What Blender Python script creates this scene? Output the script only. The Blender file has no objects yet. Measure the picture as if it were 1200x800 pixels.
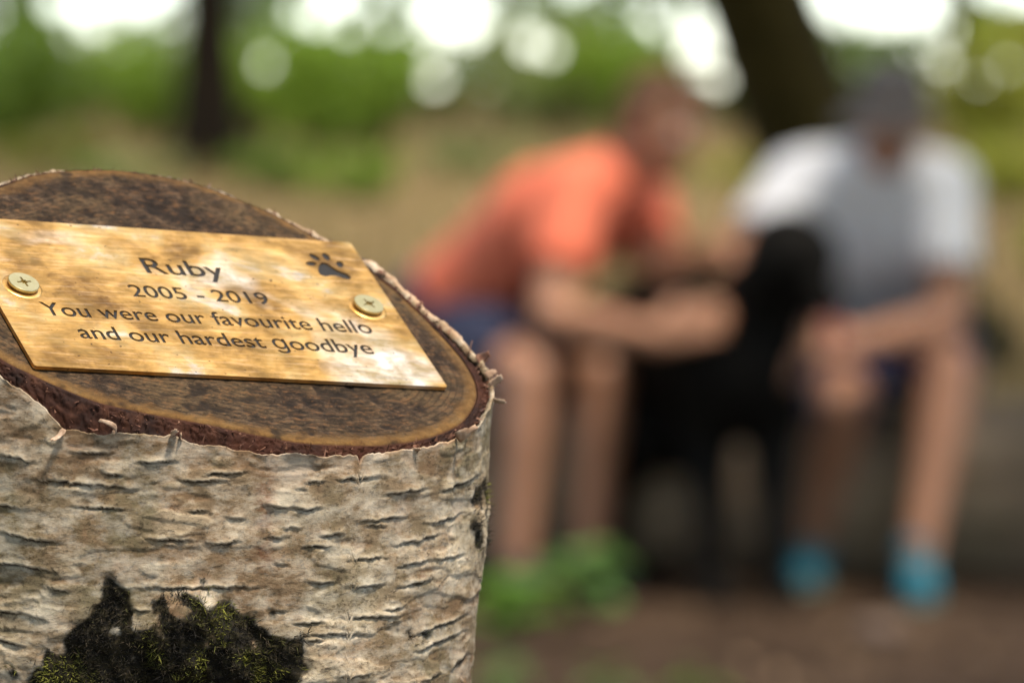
import bpy, bmesh, math, random
import numpy as np
from mathutils import Vector, Matrix, Euler

random.seed(7)
RNG = np.random.default_rng(7)
scn = bpy.context.scene
COL = scn.collection

# ------------------------------------------------------------------ camera
FPX = 6000.0                      # focal length in pixels of a 1200 px wide frame (180 mm on 36 mm)
CAMH = 1.13
PITCH = math.radians(2.96)
cam_d = bpy.data.cameras.new('camera')
cam_d.sensor_width = 36.0
cam_d.lens = 180.0
cam_d.clip_start = 0.05
cam_d.clip_end = 6000.0
cam = bpy.data.objects.new('camera', cam_d)
cam.location = (0, 0, CAMH)
cam.rotation_euler = (math.pi / 2 - PITCH, 0, 0)
COL.objects.link(cam)
scn.camera = cam
cam_d.dof.use_dof = True
cam_d.dof.focus_distance = 1.072
cam_d.dof.aperture_fstop = 16.8
cam_d.dof.aperture_blades = 0

# ------------------------------------------------------------------ sky, sun, exposure
SUN_TO = Vector((0.27, -0.29, 0.91)).normalized()
sun_el = math.asin(SUN_TO.z)
sun_az = math.atan2(SUN_TO.x, SUN_TO.y)
world = bpy.data.worlds.new('World')
scn.world = world
world.use_nodes = True
wn = world.node_tree
bg = wn.nodes['Background']
sky = wn.nodes.new('ShaderNodeTexSky')
sky.sky_type = 'NISHITA'
sky.sun_disc = False
sky.sun_elevation = sun_el
sky.sun_rotation = sun_az
sky.air_density = 0.75
sky.dust_density = 0.2
sky.ozone_density = 1.0
# thin bright cloud over most of the sky
wtc = wn.nodes.new('ShaderNodeTexCoord')
wno = wn.nodes.new('ShaderNodeTexNoise'); wno.inputs['Scale'].default_value = 2.6; wno.inputs['Detail'].default_value = 6
wn.links.new(wtc.outputs['Generated'], wno.inputs['Vector'])
wmr = wn.nodes.new('ShaderNodeMapRange'); wmr.inputs[1].default_value = 0.36; wmr.inputs[2].default_value = 0.58
wmr.inputs[3].default_value = 0.15; wmr.inputs[4].default_value = 0.95
wn.links.new(wno.outputs[0], wmr.inputs[0])
wmx = wn.nodes.new('ShaderNodeMix'); wmx.data_type = 'RGBA'
wsp = wn.nodes.new('ShaderNodeSeparateXYZ'); wn.links.new(wtc.outputs['Generated'], wsp.inputs[0])
whz = wn.nodes.new('ShaderNodeMapRange'); whz.interpolation_type = 'SMOOTHSTEP'      # the cloud deck thins into bright haze low down
whz.inputs[1].default_value = 0.03; whz.inputs[2].default_value = 0.28
wn.links.new(wsp.outputs[2], whz.inputs[0])
wmu = wn.nodes.new('ShaderNodeMath'); wmu.operation = 'MULTIPLY'
wn.links.new(wmr.outputs[0], wmu.inputs[0]); wn.links.new(whz.outputs[0], wmu.inputs[1])
wn.links.new(wmu.outputs[0], wmx.inputs[0]); wn.links.new(sky.outputs[0], wmx.inputs[6])
wmx.inputs[7].default_value = (2.1, 2.12, 2.15, 1)
wn.links.new(wmx.outputs[2], bg.inputs[0])
bg.inputs[1].default_value = 0.15
sun_d = bpy.data.lights.new('sun', 'SUN')
sun_d.energy = 2.3
sun_d.angle = math.radians(8)
sun_d.color = (1.0, 0.89, 0.74)
sun = bpy.data.objects.new('sun', sun_d)
sun.rotation_euler = (-SUN_TO).to_track_quat('-Z', 'Y').to_euler()
sun.location = (3, 2, 6)
COL.objects.link(sun)
vs = scn.view_settings
vs.view_transform = 'Standard'
vs.look = 'None'
vs.exposure = 1.5
vs.gamma = 1.0
scn.cycles.use_denoising = True
scn.cycles.max_bounces = 6
scn.cycles.sample_clamp_indirect = 8.0


# ------------------------------------------------------------------ helpers
def ray(px, py):
    cx, cy = (px - 600) / FPX, (400 - py) / FPX
    return Vector((cx, math.cos(PITCH) + cy * math.sin(PITCH), -math.sin(PITCH) + cy * math.cos(PITCH)))


def P(px, py, Y):
    """where a thing seen at that spot of the photograph stands, Y metres away"""
    d = ray(px, py)
    return Vector((0, 0, CAMH)) + d * (Y / d.y)


def to_px(co):
    co = np.asarray(co, float) - np.array([0, 0, CAMH])
    c, s = math.cos(PITCH), math.sin(PITCH)
    w = co[:, 1] * c - co[:, 2] * s
    u = co[:, 1] * s + co[:, 2] * c
    return np.stack([600 + FPX * co[:, 0] / w, 400 - FPX * u / w], 1)


def thing(name, loc, label, cat, group=None):
    o = bpy.data.objects.new(name, None)
    o.empty_display_size = 0.05
    o.location = loc
    COL.objects.link(o)
    tag(o, label, cat, group)
    return o


def tag(o, label=None, cat=None, group=None, kind=None):
    if label: o['label'] = label
    if cat: o['category'] = cat
    if group: o['group'] = group
    if kind: o['kind'] = kind
    return o


def put(name, me, mat, parent=None, loc=None):
    """link a mesh given in world coordinates; parts get the origin of their thing"""
    if mat is not None:
        me.materials.clear(); me.materials.append(mat)
    o = bpy.data.objects.new(name, me)
    COL.objects.link(o)
    if parent is not None:
        q, org = parent, Vector((0, 0, 0))
        while q is not None:
            org = org + q.location; q = q.parent
        me.transform(Matrix.Translation(-org))
        o.parent = parent
    elif loc is not None:
        me.transform(Matrix.Translation(-Vector(loc)))
        o.location = loc
    return o


def mesh_np(name, v, f, smooth=True):
    """v (n,3), f (m,k) with k = 3 or 4"""
    v = np.ascontiguousarray(v, np.float32); f = np.ascontiguousarray(f, np.int32)
    me = bpy.data.meshes.new(name)
    k = f.shape[1]
    me.vertices.add(len(v)); me.vertices.foreach_set('co', v.ravel())
    me.loops.add(f.size); me.loops.foreach_set('vertex_index', f.ravel())
    me.polygons.add(len(f))
    me.polygons.foreach_set('loop_start', np.arange(0, f.size, k, dtype=np.int32))
    me.polygons.foreach_set('loop_total', np.full(len(f), k, np.int32))
    me.update(calc_edges=True)
    if smooth:
        me.polygons.foreach_set('use_smooth', np.ones(len(f), bool))
    return me


def attr(me, name, val):
    a = me.attributes.new(name, 'FLOAT', 'POINT')
    a.data.foreach_set('value', np.ascontiguousarray(val, np.float32).ravel())


def _h(ix, iy, iz, seed):
    n = (ix * 374761393 + iy * 668265263 + iz * 2147483647 + seed * 1274126177) & 0xffffffff
    n = ((n ^ (n >> 13)) * 1274126177) & 0xffffffff
    n = ((n ^ (n >> 16)) * 2246822519) & 0xffffffff
    return ((n ^ (n >> 15)) & 0xffffff) / float(0xffffff)


def vnoise(p, seed=0):
    p = np.asarray(p, float)
    i = np.floor(p).astype(np.int64); t = p - i
    t = t * t * (3 - 2 * t)
    r = 0
    for a in (0, 1):
        wx = t[:, 0] if a else 1 - t[:, 0]
        for b in (0, 1):
            wy = t[:, 1] if b else 1 - t[:, 1]
            for c in (0, 1):
                wz = t[:, 2] if c else 1 - t[:, 2]
                r = r + wx * wy * wz * _h(i[:, 0] + a, i[:, 1] + b, i[:, 2] + c, seed)
    return r * 2 - 1


def fbm(p, seed=0, oct=4):
    r, a, s = 0, 1.0, 0
    p = np.asarray(p, float)
    for k in range(oct):
        r = r + a * vnoise(p * (2 ** k), seed + k * 17); s += a; a *= 0.5
    return r / s


def in_poly(pts, poly):
    x, y = pts[:, 0], pts[:, 1]
    r = np.zeros(len(pts), bool)
    n = len(poly)
    for i in range(n):
        x1, y1 = poly[i]; x2, y2 = poly[(i + 1) % n]
        c = (y1 > y) != (y2 > y)
        with np.errstate(divide='ignore', invalid='ignore'):
            xx = (x2 - x1) * (y - y1) / (y2 - y1 + 1e-12) + x1
        r ^= c & (x < xx)
    return r


def grid_faces(rows, cols, wrap):
    i = np.arange(rows - 1)[:, None]
    j = np.arange(cols if wrap else cols - 1)[None, :]
    j2 = (j + 1) % cols
    return np.stack([i * cols + j, i * cols + j2, (i + 1) * cols + j2, (i + 1) * cols + j], -1).reshape(-1, 4)


# ------------------------------------------------------------------ materials
class MT:
    """tiny node-tree helper"""
    def __init__(s, name):
        s.m = bpy.data.materials.new(name); s.m.use_nodes = True
        s.t = s.m.node_tree
        s.b = s.t.nodes['Principled BSDF']; s.out = s.t.nodes['Material Output']
        s.co = s.t.nodes.new('ShaderNodeTexCoord').outputs['Object']

    def link(s, a, b): s.t.links.new(a, b)

    def noise(s, scale, detail=5, rough=0.6, stretch=None, dist=0.0, out='Fac', co=None):
        n = s.t.nodes.new('ShaderNodeTexNoise')
        n.inputs['Scale'].default_value = scale; n.inputs['Detail'].default_value = detail
        n.inputs['Roughness'].default_value = rough; n.inputs['Distortion'].default_value = dist
        src = co or s.co
        if stretch:
            mp = s.t.nodes.new('ShaderNodeMapping'); mp.inputs['Scale'].default_value = stretch
            s.link(src, mp.inputs[0]); src = mp.outputs[0]
        s.link(src, n.inputs['Vector'])
        return n.outputs[out]

    def attr(s, name):
        n = s.t.nodes.new('ShaderNodeAttribute'); n.attribute_name = name
        return n.outputs['Fac']

    def ramp(s, fac, stops):
        n = s.t.nodes.new('ShaderNodeValToRGB')
        e = n.color_ramp.elements
        while len(e) > 1: e.remove(e[-1])
        e[0].position = stops[0][0]; e[0].color = col(stops[0][1])
        for p, c in stops[1:]:
            q = e.new(p); q.color = col(c)
        s.link(fac, n.inputs[0])
        return n.outputs[0]

    def rng(s, fac, a, b, c=0.0, d=1.0):
        n = s.t.nodes.new('ShaderNodeMapRange')
        for k, v in zip((1, 2, 3, 4), (a, b, c, d)): n.inputs[k].default_value = v
        s.link(fac, n.inputs[0])
        return n.outputs[0]

    def mix(s, fac, a, b, mode='MIX'):
        n = s.t.nodes.new('ShaderNodeMix'); n.data_type = 'RGBA'; n.blend_type = mode
        for k, v in ((0, fac), (6, a), (7, b)):
            if isinstance(v, (int, float)): n.inputs[k].default_value = v
            elif isinstance(v, tuple): n.inputs[k].default_value = col(v)
            else: s.link(v, n.inputs[k])
        return n.outputs[2]

    def math(s, op, a, b=0.0):
        n = s.t.nodes.new('ShaderNodeMath'); n.operation = op
        for k, v in ((0, a), (1, b)):
            if isinstance(v, (int, float)): n.inputs[k].default_value = v
            else: s.link(v, n.inputs[k])
        return n.outputs[0]

    def bump(s, h, strength=0.4, dist=0.001):
        n = s.t.nodes.new('ShaderNodeBump')
        n.inputs['Strength'].default_value = strength; n.inputs['Distance'].default_value = dist
        s.link(h, n.inputs['Height']); s.link(n.outputs[0], s.b.inputs['Normal'])

    def set(s, **k):
        for n, v in k.items():
            i = s.b.inputs[n.replace('_', ' ')]
            if isinstance(v, (int, float)): i.default_value = v
            elif isinstance(v, tuple): i.default_value = col(v)
            else: s.link(v, i)
        return s.m


def col(c):
    return tuple(c) + (1.0,) if len(c) == 3 else tuple(c)


def simple(name, c, rough=0.7, c2=None, scale=30, bump=0.0, **k):
    t = MT(name)
    if c2:
        n = t.noise(scale)
        base = t.mix(t.rng(n, 0.35, 0.65), c, c2)
        t.set(Base_Color=base)
        if bump: t.bump(n, bump, 0.01)
    else:
        t.set(Base_Color=c)
    return t.set(Roughness=rough, **k)


def leaf_mat(name, c1, c2, trans=0.45):
    t = MT(name)
    a = t.attr('tone')
    c = t.mix(a, c1, c2)
    t.set(Base_Color=c, Roughness=0.55)
    tr = t.t.nodes.new('ShaderNodeBsdfTranslucent')
    cm = t.mix(0.35, c, (0.30, 0.38, 0.03))
    t.link(cm, tr.inputs[0])
    ms = t.t.nodes.new('ShaderNodeMixShader'); ms.inputs[0].default_value = trans
    t.link(t.b.outputs[0], ms.inputs[1]); t.link(tr.outputs[0], ms.inputs[2])
    t.link(ms.outputs[0], t.out.inputs[0])
    return t.m


# ================================================================== GROUND
def ground_z(x, y):
    x = np.asarray(x, float); y = np.asarray(y, float)
    def sm(a, b, t):
        t = np.clip((t - a) / (b - a), 0, 1); return t * t * (3 - 2 * t)
    rise = 0.62 * sm(13, 62, y)
    fall = -9.0 * sm(78, 300, y)
    p = np.stack([x * 0.5, y * 0.5, 0 * x], 1)
    n = 0.03 * vnoise(p, 3) * sm(14, 22, y) + 0.008 * vnoise(p * 7, 5)
    flat = np.clip((np.hypot(x - .2, y - 11.1) - 1.6) / 1.0, 0, 1) * np.clip((np.hypot(x, y - 1.1) - .5) / .5, 0, 1)
    return rise + fall + n * flat


def build_ground():
    ys = np.concatenate([np.linspace(-40, 0, 12), np.linspace(0.4, 14, 70), np.linspace(14.4, 80, 110),
                         np.geomspace(82, 5000, 46)])
    t = np.linspace(-1, 1, 121)
    xs = np.sign(t) * (np.abs(t) * 9 + np.abs(t) ** 6 * 2600)
    X, Y = np.meshgrid(xs, ys)
    v = np.stack([X.ravel(), Y.ravel(), ground_z(X.ravel(), Y.ravel())], 1)
    me = mesh_np('ground', v, grid_faces(len(ys), len(xs), False))
    m = MT('forest_floor')
    sep = m.t.nodes.new('ShaderNodeSeparateXYZ'); m.link(m.co, sep.inputs[0])
    n1 = m.noise(3.0, 8, 0.7); n2 = m.noise(0.35, 4, 0.6); n3 = m.noise(40, 4, 0.7)
    soil = m.ramp(n1, [(0.25, (0.018, 0.010, 0.006)), (0.5, (0.050, 0.031, 0.019)), (0.75, (0.11, 0.070, 0.044))])
    dry = m.ramp(n1, [(0.25, (0.12, 0.075, 0.028)), (0.55, (0.26, 0.18, 0.080)), (0.8, (0.42, 0.31, 0.15))])
    dry = m.mix(m.rng(n2, 0.56, 0.72), dry, (0.10, 0.11, 0.03))
    dry = m.mix(m.rng(n2, 0.44, 0.34), dry, (0.085, 0.05, 0.026))
    k = m.math('ADD', sep.outputs[1], m.rng(n2, 0, 1, -5, 5))
    c = m.mix(m.rng(k, 12.0, 19.0), soil, dry)
    c = m.mix(m.rng(n3, 0.3, 0.7, 0.0, 0.35), c, (0.05, 0.03, 0.02))
    m.bump(n3, 0.6, 0.02)
    o = put('ground', me, m.set(Base_Color=c, Roughness=0.95, Specular_IOR_Level=.1))
    o['kind'] = 'structure'
    return o


build_ground()


def gz(x, y):
    return float(ground_z(np.array([x]), np.array([y]))[0])


def leaves_mesh(name, c, size, flat=0.0, fold=0.25, seed=0, tone=None, aspect=0.55):
    """one folded rhombus (2 triangles) for each centre in c"""
    rng = np.random.default_rng(seed)
    n = len(c)
    d = rng.normal(size=(n, 3)); d[:, 2] *= (1 - flat)
    d /= np.linalg.norm(d, axis=1)[:, None] + 1e-9
    r = rng.normal(size=(n, 3))
    if flat: r = np.stack([np.zeros(n), np.zeros(n), np.ones(n)], 1) + 0.35 * r * (1.2 - flat)
    s = np.cross(d, r); s /= np.linalg.norm(s, axis=1)[:, None] + 1e-9
    nn = np.cross(s, d)
    L = (size * rng.uniform(0.6, 1.25, n))[:, None]
    a = c - d * L * .5; b = c + d * L * .5
    w = L * aspect * .5
    v = np.stack([a, c + s * w + nn * w * fold, b, c - s * w + nn * w * fold], 1).reshape(-1, 3)
    i = np.arange(n)[:, None] * 4
    f = np.concatenate([i + [[0, 1, 2]], i + [[0, 2, 3]]], 1).reshape(-1, 3)
    me = mesh_np(name, v, f, smooth=False)
    t = rng.uniform(0, 1, n) if tone is None else tone
    attr(me, 'tone', np.repeat(t, 4))
    return me


def tube(pts, radii, sides=10, seed=0, rough=0.0, rs=6.0):
    """tapered tube through pts, closed at both ends; returns v, f (quads; caps degenerate)"""
    pts = [Vector(p) for p in pts]
    V, F = [], []
    up = Vector((0.3, 0.7, 0.2)).normalized()
    n = len(pts)
    for i, p in enumerate(pts):
        d = (pts[min(i + 1, n - 1)] - pts[max(i - 1, 0)]).normalized()
        a = d.cross(up)
        if a.length < 1e-3: a = d.cross(Vector((1, 0, 0)))
        a.normalize(); b = d.cross(a)
        for k in range(sides):
            t = 2 * math.pi * k / sides
            V.append(p + (a * math.cos(t) + b * math.sin(t)) * radii[i])
    for i in range(n - 1):
        for k in range(sides):
            k2 = (k + 1) % sides
            F.append((i * sides + k, i * sides + k2, (i + 1) * sides + k2, (i + 1) * sides + k))
    V = np.array(V)
    if rough:
        ctr = np.repeat(np.array(pts), sides, 0)
        r = V - ctr
        V = ctr + r * (1 + rough * fbm(V * rs, seed, 3))[:, None]
    b0 = len(V)
    V = np.concatenate([V, np.array([pts[0], pts[-1]])])
    F = np.array(F)
    caps = []
    for k in range(sides):
        k2 = (k + 1) % sides
        caps.append((b0, k2, k, k)); caps.append((b0 + 1, (n - 1) * sides + k, (n - 1) * sides + k2, (n - 1) * sides + k2))
    return V, F, np.array(caps)


def merge_tubes(name, tubes):
    bm = bmesh.new()
    for V, F, caps in tubes:
        vs_ = [bm.verts.new(p) for p in V]
        for f in F: bm.faces.new([vs_[i] for i in f])
        for f in caps: bm.faces.new([vs_[i] for i in f[:3]])
    me = bpy.data.meshes.new(name); bm.to_mesh(me); bm.free()
    me.polygons.foreach_set('use_smooth', np.ones(len(me.polygons), bool))
    return me


def curve_pts(a, b, n, bend=0.0, seed=0):
    rng = np.random.default_rng(seed)
    a, b = Vector(a), Vector(b)
    o = Vector(rng.normal(size=3)) * bend * (b - a).length
    return [a.lerp(b, t) + o * math.sin(math.pi * t) for t in np.linspace(0, 1, n)]


# ================================================================== STUMP
# the plate's frame in camera axes (mm), found from its four corners
R_CAM = np.array([[0.85056, -0.40312, 0.33769], [-0.0489, 0.57874, 0.81404], [-0.5236, -0.70891, 0.47254]])
T_CAM = np.array([-99.055, -5.048, -1062.379]) / 1000
PW, PH, PT = 0.100, 0.0556, 0.0009
C2W = np.array(cam.rotation_euler.to_matrix())
AX = C2W @ R_CAM                                  # columns: along the text, up the plate, normal
ORG = C2W @ T_CAM + np.array([0, 0, CAMH])        # lower left corner of the plate's face
NRM = AX[:, 2]
TOP = ORG - NRM * (PT + 0.0003)                   # a point of the cut face of the stump


def on_top(px, py):
    d = np.array(ray(px, py)); o = np.array([0, 0, CAMH])
    return o + d * (((TOP - o) @ NRM) / (d @ NRM))


WOOD_PX = [(558, 470), (540, 495), (500, 512), (450, 520), (400, 520), (350, 517), (300, 508), (240, 495), (200, 488),
           (150, 478), (110, 468), (65, 450), (35, 436), (0, 418), (-50, 380), (-78, 335), (-88, 285), (-76, 245),
           (-42, 226), (0, 217), (30, 206), (60, 200), (110, 197), (160, 200), (220, 211), (280, 232), (330, 254),
           (370, 277), (415, 302), (460, 336), (500, 373), (533, 408), (551, 432), (559, 452)]
NT = 900
W0 = np.array([on_top(*p) for p in WOOD_PX])


def closed_spline(p, n):
    m = len(p)
    seg = np.linalg.norm(np.roll(p, -1, 0) - p, axis=1)
    s = np.concatenate([[0], np.cumsum(seg)])
    q = np.linspace(0, s[-1], n, endpoint=False)
    i = np.searchsorted(s, q, 'right') - 1
    t = ((q - s[i]) / seg[i])[:, None]
    p0, p1, p2, p3 = p[(i - 1) % m], p[i], p[(i + 1) % m], p[(i + 2) % m]
    return .5 * (2 * p1 + (p2 - p0) * t + (2 * p0 - 5 * p1 + 4 * p2 - p3) * t ** 2 + (3 * p1 - p0 - 3 * p2 + p3) * t ** 3)


WOOD = closed_spline(W0, NT)
CTR = WOOD.mean(0)
for _ in range(6):                                  # soften the corners a little
    WOOD = .5 * WOOD + .25 * (np.roll(WOOD, 1, 0) + np.roll(WOOD, -1, 0))
wood_px = to_px(WOOD)
OUTDIR = WOOD - CTR; OUTDIR[:, 2] = 0
OUTDIR /= np.linalg.norm(OUTDIR, axis=1)[:, None]
th = np.arange(NT) / NT * 2 * np.pi
circ = np.stack([np.cos(th), np.sin(th), 0 * th], 1)
FRONT = np.clip(-OUTDIR[:, 1] * 3 + .6, 0, 1)       # faces the camera side
THICK = 0.0030 + 0.0006 * vnoise(circ * 5, 41) + 0.0003 * vnoise(circ * 17, 42)
OUTER = WOOD + OUTDIR * THICK[:, None]
# how far the torn edge of the papery outer bark lies below the cut face (mm)
gx = np.array([-90, 0, 40, 65, 88, 115, 150, 200, 240, 300, 350, 405, 450, 500, 540, 565])
gy = np.array([3.0, 2.2, 3.4, 4.8, 7.4, 6.4, 4.8, 3.8, 4.4, 3.6, 2.6, 2.0, 1.5, 1.4, 1.4, 1.2])
S0 = np.interp(wood_px[:, 0], gx, gy) * FRONT + (1 - FRONT) * 0.5
S0 = (S0 + 0.75 * fbm(circ * 12, 51, 3) + 0.28 * vnoise(circ * 60, 52) * np.clip(vnoise(circ * 7, 54) + .5, 0, 1) + 0.12 * vnoise(circ * 150, 53)) * 0.001
S0 += 0.0022 * np.exp(-((wood_px[:, 0] - 409) / 2.2) ** 2) * FRONT     # the little split at the front
LEAN = np.array([-0.055, 0.0, 0.0])


def side_point(i_xy, s, z):
    """outer bark skin: a trunk that narrows a little downwards"""
    tp = 1 - 0.35 * np.clip(s, 0, .35)
    return CTR[None, :2] + (i_xy[:, :2] - CTR[None, :2]) * tp[:, None] + LEAN[None, :2] * s[:, None]


def build_stump():
    st = thing('birch_stump', Vector((CTR[0], CTR[1], gz(CTR[0], CTR[1]) - 0.01)),
               'sawn birch stump with peeling pale bark, carrying the engraved brass plaque', 'stump')
    # ---- cut face
    nr = 150
    rr = np.sqrt(np.linspace(0, 1, nr)) ** 1.25
    V = CTR[None, None] + (WOOD - CTR)[None] * rr[:, None, None]
    V = V.reshape(-1, 3)
    rad = np.repeat(rr, NT)
    loc = (V - CTR) @ AX                                  # u, v, n on the cut face
    saw = vnoise(np.stack([(loc[:, 0] * .35 + loc[:, 1]) * 900, loc[:, 0] * 60, 0 * rad], 1), 61)
    rough = fbm(loc * [500, 500, 1], 62, 4)
    pit = np.clip(fbm(loc * [230, 260, 1], 63, 3) - .25, 0, 1)
    h = 0.00010 * saw + 0.00022 * rough - 0.0009 * pit
    h *= np.clip((1 - rad) * 12, 0.15, 1)
    h -= 0.0006 * np.clip((rad - .97) / .03, 0, 1) ** 2
    inplate = (loc + (CTR - ORG) @ AX)
    under = ((inplate[:, 0] > -.002) & (inplate[:, 0] < PW + .002) & (inplate[:, 1] > -.002) & (inplate[:, 1] < PH + .002))
    h = np.where(under, np.minimum(h, 0), h)
    V = V + NRM * h[:, None]
    me = mesh_np('cut_face', V, grid_faces(nr, NT, True)[:, ::-1])
    edge_mm = (1 - rad) * np.tile(np.linalg.norm(WOOD - CTR, axis=1), nr) * 1000
    attr(me, 'edge', edge_mm)
    attr(me, 'pit', pit)
    m = MT('weathered_end_grain')
    e = m.attr('edge')
    n1 = m.noise(210, 8, 0.74, dist=0.2); n2 = m.noise(45, 4, 0.55); n3 = m.noise(1300, 3, 0.6)
    dark = m.ramp(n1, [(0.32, (0.006, 0.0035, 0.0025)), (0.46, (0.022, 0.013, 0.008)), (0.58, (0.060, 0.037, 0.022)), (0.74, (0.17, 0.11, 0.068))])
    dark = m.mix(m.rng(n2, 0.42, 0.66, 0.0, 0.75), dark, m.mix(n1, (0.018, 0.010, 0.006), (0.20, 0.13, 0.06)))
    dark = m.mix(m.rng(n3, 0.60, 0.74, 0.0, 0.5), dark, (0.20, 0.14, 0.09))
    mp = m.t.nodes.new('ShaderNodeMapping'); mp.inputs['Rotation'].default_value = (0.6, 0.3, 0.9); m.link(m.co, mp.inputs[0])
    fb = m.noise(800, 7, .8, (1, .42, 1), 0, co=mp.outputs[0])
    dark = m.mix(m.rng(fb, .52, .64, 0, .85), dark, m.mix(n2, (0.075, 0.034, 0.014), (0.22, 0.11, 0.045)))
    dark = m.mix(m.rng(fb, .48, .38, 0, .9), dark, (0.006, 0.0035, 0.002))
    rw = m.math('SINE', m.math('ADD', m.math('MULTIPLY', e, 4.2), m.rng(n2, .3, .7, -3, 3)))
    dark = m.mix(m.rng(rw, .35, 1.0, 0, .5), dark, (0.012, 0.007, 0.004))
    e2 = m.math('ADD', e, m.rng(n1, 0.3, 0.7, -2.0, 2.0))
    e2 = m.math('ADD', e2, m.rng(n2, 0.3, 0.7, -1.8, 1.8))
    tan = m.ramp(n1, [(0.3, (0.09, 0.04, 0.012)), (0.55, (0.26, 0.14, 0.04)), (0.8, (0.42, 0.27, 0.10))])
    c = m.mix(m.math('MULTIPLY', m.rng(e2, 0.8, 3.8, 0.95, 0.0), m.rng(n2, .36, .56, .35, 1)), dark, m.mix(m.rng(fb, .45, .6, .3, 0), tan, (0.07, 0.03, 0.01)))
    c = m.mix(m.rng(m.attr('pit'), 0.0, 0.3, 0, 0.8), c, (0.012, 0.008, 0.006))
    c = m.mix(m.rng(e, 0.0, 0.5, 0.85, 0.0), c, (0.06, 0.02, 0.012))
    m.bump(m.math('ADD', fb, n1), 0.6, 0.0007)
    put('cut_face', me, m.set(Base_Color=c, Roughness=0.85, Specular_IOR_Level=.2), st)

    # ---- inner bark: from the wood's edge outwards and down behind the paper
    nk = 26
    rows = []
    hgt = np.maximum(S0, -0.0008) + 0.0016
    for k in range(nk):
        t = k / (nk - 1)
        out = THICK * 0.70 * (t ** 0.75)
        down = hgt * (t ** 1.5) + 0.0004
        bump = 0.00055 * fbm(np.concatenate([circ[:, :2] * 40, np.full((NT, 1), t * 6)], 1), 71, 4)
        bump += 0.00035 * vnoise(np.concatenate([circ[:, :2] * 150, np.full((NT, 1), t * 9)], 1), 72)
        fade = min(1, t * 6)
        p = WOOD + OUTDIR * (out + bump * fade)[:, None]
        p[:, 2] -= down - bump * fade * 0.8
        rows.append(p)
    last = OUTER - OUTDIR * 0.0012; last[:, 2] -= hgt + 0.004
    rows.append(last)
    V = np.concatenate(rows)
    me = mesh_np('inner_bark', V, grid_faces(nk + 1, NT, True)[:, ::-1])
    m = MT('inner_bark')
    n1 = m.noise(220, 6, 0.65); n2 = m.noise(60, 3)
    c = m.ramp(n1, [(0.3, (0.005, 0.002, 0.0015)), (0.5, (0.022, 0.0075, 0.0045)), (0.66, (0.060, 0.023, 0.012)), (0.82, (0.20, 0.11, 0.07))])
    c = m.mix(m.rng(n2, 0.45, 0.65, 0, 0.55), c, (0.060, 0.016, 0.006))
    m.bump(n1, 0.7, 0.0008)
    put('inner_bark', me, m.set(Base_Color=c, Roughness=0.8, Specular_IOR_Level=.2), st)

    # ---- papery outer bark
    s_det = np.concatenate([[0.0011, 0.0003], np.linspace(0, 0.105, 300)])
    inset = np.concatenate([[0.0011, 0.0006], np.zeros(300)])
    nd = len(s_det)
    curl = np.clip(fbm(circ * 9, 81, 2) - .05, 0, 1) * 0.0022 + 0.0003
    S = s_det[:, None] + S0[None]
    Z = OUTER[None, :, 2] - S
    XY = np.zeros((nd, NT, 2))
    for k in range(nd):
        XY[k] = side_point(OUTER, S[k], Z[k]) - OUTDIR[:, :2] * inset[k]
        XY[k] += OUTDIR[:, :2] * (curl * math.exp(-max(s_det[k], 0) / 0.0012))[:, None]
    V = np.concatenate([XY, Z[..., None]], 2).reshape(-1, 3)
    px = to_px(V)
    nd_out = np.tile(OUTDIR, (nd, 1))
    facing = nd_out[:, 1] < 0.25
    srow = np.repeat(s_det, NT)
    q = V * 1000
    # broad lumps
    disp = 0.0011 * fbm(V * [45, 45, 60], 91, 3) + 0.00016 * fbm(V * [230, 230, 420], 92, 4) + 0.00005 * fbm(V * [900, 900, 1400], 94, 2)
    lay = np.zeros(len(V))                                  # sheets of paper lying over each other, their torn edges mostly level
    for k_, (fa, fz, thr) in enumerate(((38, 120, .10), (60, 210, .12), (26, 90, -.05))):
        f_ = fbm(V * [fa, fa, fz] + 3.1 * k_, 190 + k_, 4) - thr
        st_ = np.clip(f_ / .035 + .5, 0, 1)
        disp += (0.00028, 0.00020, 0.00026)[k_] * st_
        lay += st_ * (.45, .25, .30)[k_]
    crack = np.zeros(len(V)); lip = np.zeros(len(V)); moss = np.zeros(len(V)); rust = np.zeros(len(V))
    # lenticels seen on the camera side (photograph spots) + random ones round the back
    Zm = lambda ox, oy, L: [(ox + a / 3.6375, oy + b / 3.6375, ox + c / 3.6375, oy + d / 3.6375) for a, b, c, d in L]
    LEN = Zm(300, 420, [(200, 530, 300, 520), (350, 515, 510, 505), (545, 580, 730, 550), (785, 570, 950, 490), (450, 695, 650, 670),
                        (755, 705, 885, 660), (620, 790, 800, 750), (30, 625, 110, 625), (150, 640, 275, 640), (105, 725, 195, 720),
                        (250, 750, 380, 745), (35, 760, 115, 760)])
    LEN += Zm(300, 580, [(190, 215, 310, 215), (405, 275, 550, 262), (625, 300, 740, 275), (750, 277, 880, 250), (75, 290, 135, 295),
                         (225, 372, 330, 372), (400, 390, 540, 378), (600, 395, 760, 355), (400, 520, 605, 515), (160, 545, 285, 540),
                         (225, 590, 480, 590), (690, 590, 880, 510), (680, 665, 880, 575), (350, 775, 480, 760), (700, 790, 780, 760),
                         (820, 760, 890, 660)])
    LEN += Zm(0, 580, [(290, 45, 550, 65), (800, 70, 890, 70), (960, 100, 1050, 95), (620, 185, 835, 195), (875, 208, 1030, 195),
                       (0, 160, 270, 205), (-60, 275, 225, 325), (670, 395, 1075, 390), (-60, 480, 120, 505), (-40, 600, 110, 640),
                       (540, 490, 640, 485), (-60, 38, 60, 50), (1120, 40, 1164, 35)])
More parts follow.
